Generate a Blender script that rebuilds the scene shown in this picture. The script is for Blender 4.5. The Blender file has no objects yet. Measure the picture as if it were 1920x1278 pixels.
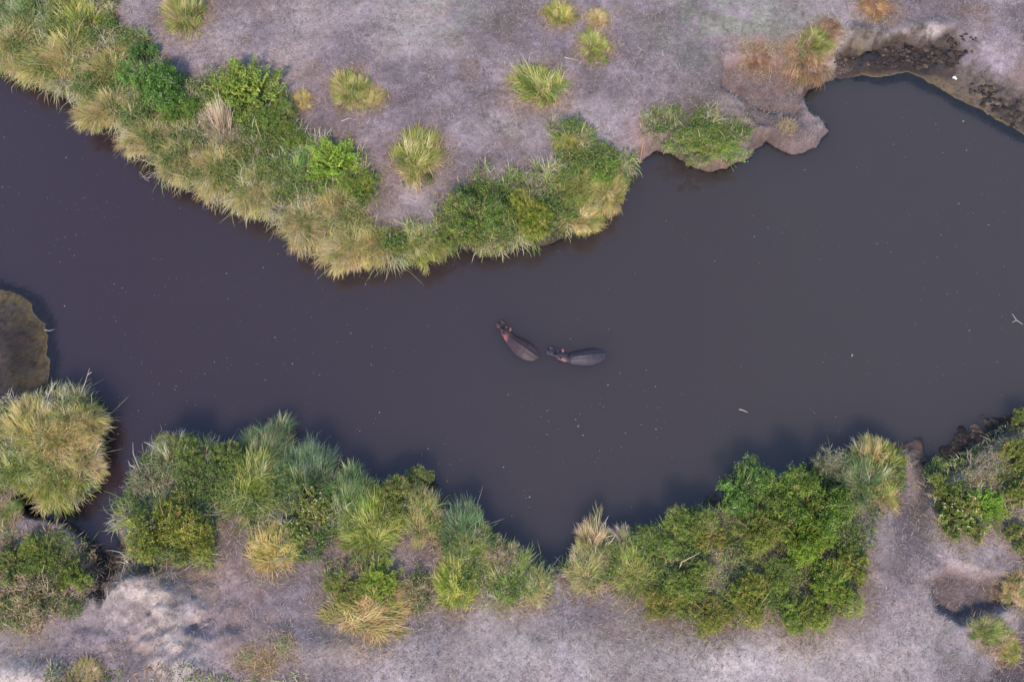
import bpy, math, random
import numpy as np
from mathutils import Vector, Matrix, Euler
rng = np.random.default_rng(7); random.seed(7)
R = math.radians
S = bpy.context.scene
COL = S.collection

# ------------------------------------------------------------------ camera
TILT = R(22); DIST = 50.0; F = 960/math.tan(R(30))
CAM = np.array([0, -DIST*math.sin(TILT), DIST*math.cos(TILT)])
cd = bpy.data.cameras.new('camera'); co = bpy.data.objects.new('camera', cd); COL.objects.link(co)
co.location = CAM; co.rotation_euler = (TILT, 0, 0); cd.angle = R(60); cd.clip_end = 3000; cd.clip_start = 1
S.camera = co
# ------------------------------------------------------------------ sky, sun, exposure
SUN_EL, SUN_AZ = 44, 188          # azimuth: compass style from +Y clockwise
w = bpy.data.worlds.new('World'); S.world = w; w.use_nodes = True
nt = w.node_tree; bg = nt.nodes['Background']
sky = nt.nodes.new('ShaderNodeTexSky'); sky.sky_type = 'NISHITA'; sky.sun_disc = False
sky.sun_elevation = R(SUN_EL); sky.sun_rotation = R(SUN_AZ); sky.air_density = 1.2; sky.dust_density = .5; sky.ozone_density = 3.5
nt.links.new(sky.outputs[0], bg.inputs[0]); bg.inputs[1].default_value = 0.15
sl = bpy.data.lights.new('sun', 'SUN'); sl.energy = 2.6; sl.angle = R(6); sl.color = (1.0, 0.84, 0.66)
so = bpy.data.objects.new('sun', sl); COL.objects.link(so)
sd = Vector((math.sin(R(SUN_AZ))*math.cos(R(SUN_EL)), math.cos(R(SUN_AZ))*math.cos(R(SUN_EL)), math.sin(R(SUN_EL))))
so.rotation_euler = (-sd).to_track_quat('-Z', 'Y').to_euler(); so.location = sd*60
S.view_settings.view_transform = 'Standard'; S.view_settings.look = 'None'
S.view_settings.exposure = 0.76; S.view_settings.gamma = 1

# ------------------------------------------------------------------ helpers
ct, st = math.cos(TILT), math.sin(TILT)
def P(u, v, z=0.0):
    """point of the plane at height z seen at photo pixel u, v"""
    x, y = (u-960)/F, -(v-639)/F
    d = np.array([x, y*ct + st, y*st - ct])
    t = (z-CAM[2])/d[2]
    return CAM + d*t
def proj(X, Y, Z):
    dx, dy, dz = X-CAM[0], Y-CAM[1], Z-CAM[2]
    yc = dy*ct + dz*st; zc = -dy*st + dz*ct
    return 960 + F*dx/(-zc), 639 - F*yc/(-zc)
def sst(a, b, x):
    t = np.clip((x-a)/(b-a), 0, 1); return t*t*(3-2*t)
_tabs = [np.random.default_rng(100+i).random((256, 256)) for i in range(6)]
def vn(x, y, k=0):
    T = _tabs[k % 6]; xi = np.floor(x).astype(int); yi = np.floor(y).astype(int)
    fx = x-xi; fy = y-yi; fx = fx*fx*(3-2*fx); fy = fy*fy*(3-2*fy)
    a = T[xi % 256, yi % 256]; b = T[(xi+1) % 256, yi % 256]; c = T[xi % 256, (yi+1) % 256]; d = T[(xi+1) % 256, (yi+1) % 256]
    return (a*(1-fx)+b*fx)*(1-fy) + (c*(1-fx)+d*fx)*fy
def fbm(x, y, o=4, k=0):
    s = 0; a = .5; t = 0
    for i in range(o):
        s = s + a*vn(x*2**i + 17.3*i, y*2**i + 5.1*i, k+i); t += a; a *= .5
    return s/t                                        # 0..1
def mk_mesh(name, V, T, C=None, smooth=False):
    me = bpy.data.meshes.new(name)
    V = np.ascontiguousarray(V, dtype=np.float32); T = np.ascontiguousarray(T, dtype=np.int32)
    k = T.shape[1]
    me.vertices.add(len(V)); me.vertices.foreach_set('co', V.ravel())
    me.loops.add(T.size); me.loops.foreach_set('vertex_index', T.ravel())
    me.polygons.add(len(T)); me.polygons.foreach_set('loop_start', np.arange(0, T.size, k, dtype=np.int32))
    me.polygons.foreach_set('use_smooth', np.full(len(T), smooth))
    me.update(calc_edges=True)
    if C is not None:
        a = me.color_attributes.new('Col', 'FLOAT_COLOR', 'POINT')
        cc = np.ones((len(V), 4), np.float32); cc[:, :3] = C
        a.data.foreach_set('color', cc.ravel())
    return me
def tag(o, label=None, cat=None, group=None, kind=None):
    if label: o['label'] = label
    if cat: o['category'] = cat
    if group: o['group'] = group
    if kind: o['kind'] = kind
    return o
def ob(name, me, mat=None, parent=None, loc=None):
    o = bpy.data.objects.new(name, me); COL.objects.link(o)
    if mat and me and not me.materials: me.materials.append(mat)
    if parent: o.parent = parent
    if loc is not None: o.location = loc
    return o
def N(nt, t, **kw):
    n = nt.nodes.new(t)
    for k, v in kw.items(): setattr(n, k, v)
    return n
def newmat(name):
    m = bpy.data.materials.new(name); m.use_nodes = True
    return m, m.node_tree, m.node_tree.nodes['Principled BSDF'], m.node_tree.links

# ------------------------------------------------------------------ materials
def mat_foliage(name, trans=.28, rough=.6, obcol=True, spec=.25):
    m, nt, b, L = newmat(name)
    a = N(nt, 'ShaderNodeAttribute', attribute_name='Col')
    src = a.outputs['Color']
    if obcol:
        oi = N(nt, 'ShaderNodeObjectInfo'); mx = N(nt, 'ShaderNodeMix', data_type='RGBA', blend_type='MULTIPLY')
        mx.inputs[0].default_value = 1; L.new(src, mx.inputs[6]); L.new(oi.outputs['Color'], mx.inputs[7]); src = mx.outputs[2]
    L.new(src, b.inputs['Base Color']); b.inputs['Roughness'].default_value = rough
    b.inputs['Specular IOR Level'].default_value = spec
    tr = N(nt, 'ShaderNodeBsdfTranslucent'); L.new(src, tr.inputs[0])
    ms = N(nt, 'ShaderNodeMixShader'); ms.inputs[0].default_value = trans
    L.new(b.outputs[0], ms.inputs[1]); L.new(tr.outputs[0], ms.inputs[2])
    L.new(ms.outputs[0], nt.nodes['Material Output'].inputs[0])
    return m
M_LEAF = mat_foliage('leaf_and_grass_blade', .25)
M_STEM = mat_foliage('stem_and_twig', .0, .8)
def mat_ground():
    m, nt, b, L = newmat('soil')
    a = N(nt, 'ShaderNodeAttribute', attribute_name='Col')
    tc = N(nt, 'ShaderNodeTexCoord')
    n1 = N(nt, 'ShaderNodeTexNoise'); n1.inputs['Scale'].default_value = 9; n1.inputs['Detail'].default_value = 8; n1.inputs['Roughness'].default_value = .75
    L.new(tc.outputs['Object'], n1.inputs[0])
    n2 = N(nt, 'ShaderNodeTexNoise'); n2.inputs['Scale'].default_value = 1.7; n2.inputs['Detail'].default_value = 6; n2.inputs['Distortion'].default_value = 1.2
    L.new(tc.outputs['Object'], n2.inputs[0])
    mr = N(nt, 'ShaderNodeMapRange'); mr.inputs[1].default_value = .3; mr.inputs[2].default_value = .7; mr.inputs[3].default_value = .6; mr.inputs[4].default_value = 1.42
    L.new(n1.outputs[0], mr.inputs[0])
    mr2 = N(nt, 'ShaderNodeMapRange'); mr2.inputs[1].default_value = .3; mr2.inputs[2].default_value = .7; mr2.inputs[3].default_value = .84; mr2.inputs[4].default_value = 1.16
    L.new(n2.outputs[0], mr2.inputs[0])
    mm = N(nt, 'ShaderNodeMath', operation='MULTIPLY'); L.new(mr.outputs[0], mm.inputs[0]); L.new(mr2.outputs[0], mm.inputs[1])
    vm = N(nt, 'ShaderNodeVectorMath', operation='SCALE'); L.new(a.outputs['Color'], vm.inputs[0]); L.new(mm.outputs[0], vm.inputs['Scale'])
    L.new(vm.outputs[0], b.inputs['Base Color'])
    w_ = N(nt, 'ShaderNodeAttribute', attribute_name='Wet')
    mw = N(nt, 'ShaderNodeMapRange'); mw.inputs[3].default_value = .95; mw.inputs[4].default_value = .6; b.inputs['Specular IOR Level'].default_value = .25; L.new(w_.outputs['Fac'], mw.inputs[0])
    L.new(mw.outputs[0], b.inputs['Roughness'])
    bp = N(nt, 'ShaderNodeBump'); bp.inputs['Strength'].default_value = .6; bp.inputs['Distance'].default_value = .06
    L.new(n1.outputs[0], bp.inputs['Height']); L.new(bp.outputs[0], b.inputs['Normal'])
    return m
def mat_water():
    m, nt, b, L = newmat('murky_river_water')
    a = N(nt, 'ShaderNodeAttribute', attribute_name='Opac')
    tc = N(nt, 'ShaderNodeTexCoord')
    n0 = N(nt, 'ShaderNodeTexNoise'); n0.inputs['Scale'].default_value = .06; n0.inputs['Detail'].default_value = 3
    L.new(tc.outputs['Object'], n0.inputs[0])
    sx = N(nt, 'ShaderNodeSeparateXYZ'); L.new(tc.outputs['Object'], sx.inputs[0]); ad = N(nt, 'ShaderNodeMath', operation='MULTIPLY_ADD'); ad.inputs[1].default_value = 12; L.new(n0.outputs[0], ad.inputs[0]); L.new(sx.outputs[0], ad.inputs[2])
    mp = N(nt, 'ShaderNodeMapRange'); mp.inputs[1].default_value = -16; mp.inputs[2].default_value = 22; L.new(ad.outputs[0], mp.inputs[0])
    cr = N(nt, 'ShaderNodeMix', data_type='RGBA'); L.new(mp.outputs[0], cr.inputs[0])
    cr.inputs[6].default_value = (.041, .026, .032, 1); cr.inputs[7].default_value = (.052, .041, .038, 1)
    L.new(cr.outputs[2], b.inputs['Base Color'])
    b.inputs['Roughness'].default_value = 1; b.inputs['Specular IOR Level'].default_value = 0
    b.subsurface_method = 'BURLEY'; b.inputs['Subsurface Weight'].default_value = 1; b.inputs['Subsurface Radius'].default_value = (1, .8, .6); b.inputs['Subsurface Scale'].default_value = 3.5
    tr = N(nt, 'ShaderNodeBsdfTransparent'); tr.inputs[0].default_value = (.8, .75, .68, 1)
    ms = N(nt, 'ShaderNodeMixShader'); L.new(a.outputs['Fac'], ms.inputs[0]); L.new(tr.outputs[0], ms.inputs[1]); L.new(b.outputs[0], ms.inputs[2])
    gl = N(nt, 'ShaderNodeBsdfGlossy'); gl.inputs['Roughness'].default_value = .04
    fr = N(nt, 'ShaderNodeFresnel'); fr.inputs[0].default_value = 1.72
    ng = N(nt, 'ShaderNodeTexNoise'); ng.inputs['Scale'].default_value = 1.6; ng.inputs['Detail'].default_value = 3; L.new(tc.outputs['Object'], ng.inputs[0])
    bp = N(nt, 'ShaderNodeBump'); bp.inputs['Strength'].default_value = .12; bp.inputs['Distance'].default_value = .05
    L.new(ng.outputs[0], bp.inputs['Height']); L.new(bp.outputs[0], gl.inputs['Normal']); L.new(bp.outputs[0], fr.inputs['Normal'])
    mg = N(nt, 'ShaderNodeMixShader'); L.new(fr.outputs[0], mg.inputs[0]); L.new(ms.outputs[0], mg.inputs[1]); L.new(gl.outputs[0], mg.inputs[2])
    L.new(mg.outputs[0], nt.nodes['Material Output'].inputs[0])
    return m

# ------------------------------------------------------------------ shoreline (photo pixels on the water plane; bank run w, bank height h)
ST = (.25, 1.15)      # steep cut bank
top = [(-900,-700,ST),(-300,-100,ST),(-100,55,ST),(0,132,ST),(40,152,ST),(90,170,ST),(140,188,ST),(180,222,ST),(230,250,ST),(275,285,ST),(320,345,ST),(380,368,ST),(440,392,ST),(500,405,ST),(560,450,ST),
 (620,478,ST),(700,492,ST),(760,500,ST),(830,475,ST),(870,470,ST),(930,485,ST),(980,462,ST),(1040,455,ST),(1090,432,ST),(1130,398,ST),(1165,352,ST),(1182,325,ST),(1195,306,(.7,1.1)),(1225,284,(.8,1.1)),(1258,290,(.6,1.1)),
 (1290,312,(.5,1.0)),(1325,322,(.5,1.0)),(1360,318,(.5,1.)),(1395,300,(.6,1.0)),(1418,275,(.6,1.)),(1437,266,(.6,.9)),(1455,281,(.5,.8)),(1492,289,(.5,.75)),(1528,278,(.5,.75)),(1550,256,(.5,.7)),(1558,243,(.5,.7)),(1540,232,(.5,.7)),(1515,212,(.5,.9)),(1505,185,(.6,.9)),
 (1512,172,(.7,.9)),(1540,158,(.8,.9)),(1580,146,(1.2,.9)),(1615,138,(3,.7)),(1650,142,(4.5,.6)),(1700,134,(5,.6)),(1750,158,(5.5,.6)),(1790,182,(6,.6)),(1840,206,(6,.6)),(1890,236,(6,.6)),(1930,254,(6,.6)),(2050,320,(6,.6)),(2400,480,(6,.6)),(2900,500,(6,.6)),(3300,-400,ST)]
bot = [(3300,300,ST),(2400,600,ST),(2050,720,ST),(1930,768,(1.,1.)),(1885,790,(1.2,1.)),(1840,815,(1.3,1.)),(1800,850,(1.,1.)),(1770,872,(1.,1.)),(1745,872,(2.0,1.)),(1728,850,(2.2,1.)),(1722,828,(1.5,1.)),(1700,830,(.8,1.)),(1660,840,ST),
 (1600,855,ST),(1540,872,ST),(1490,905,ST),(1440,935,ST),(1400,950,ST),(1330,958,ST),(1270,972,ST),(1220,995,ST),(1150,1015,ST),(1085,1040,ST),(1062,1062,ST),(1030,1072,ST),(1000,1065,ST),(960,1042,ST),(920,1012,ST),(870,988,ST),
 (832,962,ST),(800,935,ST),(740,920,ST),(690,915,ST),(640,908,ST),(590,893,ST),(540,876,ST),(480,866,ST),(430,852,ST),(380,842,ST),(330,832,ST),(292,850,ST),(272,890,ST),(248,935,ST),(232,962,ST),(226,1000,ST),(228,1035,(1.2,.9)),
 (205,1048,(1.5,.9)),(185,1030,(1.,.9)),(165,1005,ST),(135,980,ST),(100,968,ST),(60,962,ST),(45,948,ST),(60,936,ST),(110,944,(.6,1.1)),(150,938,(.6,1.1)),(185,915,(.5,1.1)),(198,880,ST),(198,830,ST),(204,785,ST),(188,755,ST),(150,742,ST),
 (100,740,(1,1)),(92,720,(3,.5)),(88,660,(3.5,.5)),(82,610,(3.5,.5)),(58,570,(3.5,.5)),(20,550,(3.5,.5)),(-30,538,(3.5,.5)),(-120,520,ST),(-400,420,ST),(-900,300,ST)]
def topoly(l, closing):
    pts = [P(u, v)[:2] for u, v, _ in l] + [np.array(c) for c in closing]
    par = [p for _, _, p in l] + [ST]*len(closing)
    return np.array(pts), np.array(par)
polys = [topoly(top, [(600, 600), (-600, 600)]), topoly(bot, [(-600, -60), (-600, -600), (600, -600), (600, -60)])]

def axis(lo, hi, step, far):
    core = np.arange(lo, hi+step/2, step); o = []; d = step; x = hi
    while x < far: d *= 1.25; x += d; o.append(x)
    i = []; d = step; x = lo
    while x > -far: d *= 1.25; x -= d; i.append(x)
    return np.array(i[::-1] + list(core) + o)
gx = axis(-38, 38, .1, 420); gy = axis(-22, 31, .1, 420)
NX, NY = len(gx), len(gy)
X, Y = np.meshgrid(gx, gy, indexing='ij')
def field(X, Y):
    best = np.full(X.shape, 1e9); W = np.zeros(X.shape); H = np.zeros(X.shape); ins = np.zeros(X.shape, bool)
    for pts, par in polys:
        n = len(pts); c = np.zeros(X.shape, bool)
        for i in range(n):
            a, b = pts[i], pts[(i+1) % n]; pa, pb = par[i], par[(i+1) % n]; d = b-a
            t = np.clip(((X-a[0])*d[0] + (Y-a[1])*d[1])/(d@d), 0, 1)
            q = np.hypot(X-a[0]-t*d[0], Y-a[1]-t*d[1]); k = q < best
            best = np.where(k, q, best); W = np.where(k, pa[0]+(pb[0]-pa[0])*t, W); H = np.where(k, pa[1]+(pb[1]-pa[1])*t, H)
            if d[1] != 0:
                cr = ((a[1] > Y) != (b[1] > Y)) & (X < d[0]*(Y-a[1])/d[1] + a[0]); c ^= cr
        ins |= c
    return np.where(ins, best, -best), W, H
D, BW, BH = field(X, Y)
def blur(A, r, n=3):
    for _ in range(n):
        for ax in (0, 1):
            A = np.moveaxis(A, ax, 0); B = np.concatenate([np.repeat(A[:1], r, 0), A, np.repeat(A[-1:], r, 0)]); c = np.cumsum(B, 0)
            c = np.concatenate([np.zeros((1,)+c.shape[1:]), c]); A = (c[2*r+1:] - c[:-2*r-1])/(2*r+1); A = np.moveaxis(A, 0, ax)
    return A
BW = blur(BW, 5); BH = blur(BH, 5)
D = D + (fbm(X*1.1, Y*1.1, 4, 1)-.5)*.55*np.exp(-(D/3)**2)
U, V = proj(X, Y, np.where(D > 0, .9, 0))
def G(u, v, ru, rv, rot=0):
    c, s = math.cos(R(rot)), math.sin(R(rot)); a = (U-u)*c + (V-v)*s; b = -(U-u)*s + (V-v)*c
    return np.exp(-((a/ru)**2 + (b/rv)**2))
def PG(pts, soft, nz=6):
    """soft mask of a polygon given in photo pixels"""
    pts = np.array(pts, float); n = len(pts); c = np.zeros(U.shape, bool); best = np.full(U.shape, 1e9)
    u = U + (fbm(X*.9, Y*.9, 4, 2)-.5)*nz*2; v = V + (fbm(X*.9+40, Y*.9, 4, 3)-.5)*nz*2
    for i in range(n):
        a, b = pts[i], pts[(i+1) % n]; d = b-a
        t = np.clip(((u-a[0])*d[0]+(v-a[1])*d[1])/(d@d), 0, 1); best = np.minimum(best, np.hypot(u-a[0]-t*d[0], v-a[1]-t*d[1]))
        if d[1] != 0: c ^= ((a[1] > v) != (b[1] > v)) & (u < d[0]*(v-a[1])/d[1] + a[0])
    return sst(-soft, soft, np.where(c, best, -best))
bank = sst(0, 1, D/BW)
Z = np.where(D > 0, BH*bank + .35*sst(.5, 9, D) + (fbm(X*.12, Y*.12, 3, 2)-.5)*.5*sst(1, 8, D) + (fbm(X*.6, Y*.6, 4, 3)-.5)*.22*sst(.1, 1.5, D) + (fbm(X*3, Y*3, 3, 4)-.5)*.06*sst(.1, .6, D),
             -2.2*sst(0, 1, -D/(np.minimum(BW*.5, 2.2)+.5)))
LAND = D > 0
# relief traced from the photo: terrace, gullies, pit, ramp, hummocks
ledge = PG([(1352,118),(1450,108),(1500,135),(1508,180),(1500,215),(1440,205),(1400,190),(1352,165)], 9, 7)
tread = PG([(1385,200),(1430,190),(1505,195),(1515,225),(1440,235),(1400,215)], 8, 3)
pit = PG([(1742,1090),(1775,1062),(1820,1075),(1880,1090),(1900,1130),(1850,1150),(1800,1165),(1758,1140)], 14, 6)
ramp = PG([(1690,835),(1760,850),(1745,900),(1735,960),(1745,1030),(1710,1085),(1680,1075),(1672,980),(1688,900)], 12, 5)
ditch = PG([(1925,1120),(1905,1180),(1870,1240),(1840,1300),(1990,1300),(1990,1100)], 22, 12)
mudp = PG([(1565,100),(1600,78),(1640,86),(1680,62),(1740,68),(1790,52),(1815,90),(1790,130),(1700,118),(1640,120),(1580,135)], 8, 8)
mud2 = PG([(1820,140),(1880,150),(2000,200),(2000,260),(1920,235),(1840,180)], 10, 8)
gul = PG([(200,1050),(300,1050),(305,1070),(240,1085),(205,1120),(190,1140),(180,1090)], 7, 5)
Z = Z - .45*ledge - .2*tread*LAND - .8*pit - .75*ramp*sst(0, 2, D)*LAND*sst(1090, 900, V) - .6*ditch - .45*gul*LAND
Z = Z + .9*G(255,1100,60,38,-20)*LAND + .8*G(330,1140,30,60,10) + .2*G(420,1210,60,30,10) + .6*G(350,1250,40,40) + .5*G(50,1265,60,30) - .12*G(470,1240,25,30) - .1*G(540,1165,70,14) + .3*G(620,1215,80,25)
Z = Z + .5*G(1640,62,80,16)*LAND + .5*G(1750,48,60,14)*LAND - .25*mudp
Z = Z + (fbm(X*1.3+5, Y*1.3, 4, 2)-.45)*1.3*G(310,1160,140,90)*LAND + np.abs(fbm(X*1.8, Y*1.8, 4, 1)-.5)*1.2*(np.clip(mudp+.7*mud2,0,1))*LAND + (fbm(X*1.5, Y*1.5, 4, 5)-.5)*.5*G(1440,210,110,70)*LAND*sst(.2,1,D)
vor = np.abs(vn(X*2.6, Y*2.6, 1)-.5)*2
Z = Z - (mudp+mud2*.6)*(1-vor)*.16*LAND - (mudp+mud2*.8)*sst(.55,.8,vn(X*3.4, Y*3.4, 3))*.28*LAND
Z = np.where(LAND, np.maximum(Z, .03+.05*bank), Z)
GDX = np.gradient(blur(D, 3), axis=0)/np.gradient(gx)[:, None]; GDY = np.gradient(blur(D, 3), axis=1)/np.gradient(gy)[None, :]
def ground(x, y):
    i = np.clip(np.searchsorted(gx, x)-1, 0, NX-2); j = np.clip(np.searchsorted(gy, y)-1, 0, NY-2)
    fx = (x-gx[i])/(gx[i+1]-gx[i]); fy = (y-gy[j])/(gy[j+1]-gy[j])
    return (Z[i, j]*(1-fx)+Z[i+1, j]*fx)*(1-fy) + (Z[i, j+1]*(1-fx)+Z[i+1, j+1]*fx)*fy
def samp(A, x, y):
    i = np.clip(np.searchsorted(gx, x)-1, 0, NX-1); j = np.clip(np.searchsorted(gy, y)-1, 0, NY-1); return A[i, j]
def GP(u, v):
    p = P(u, v, .9)
    for _ in range(3): p = P(u, v, float(ground(p[0], p[1])))
    return p

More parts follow.
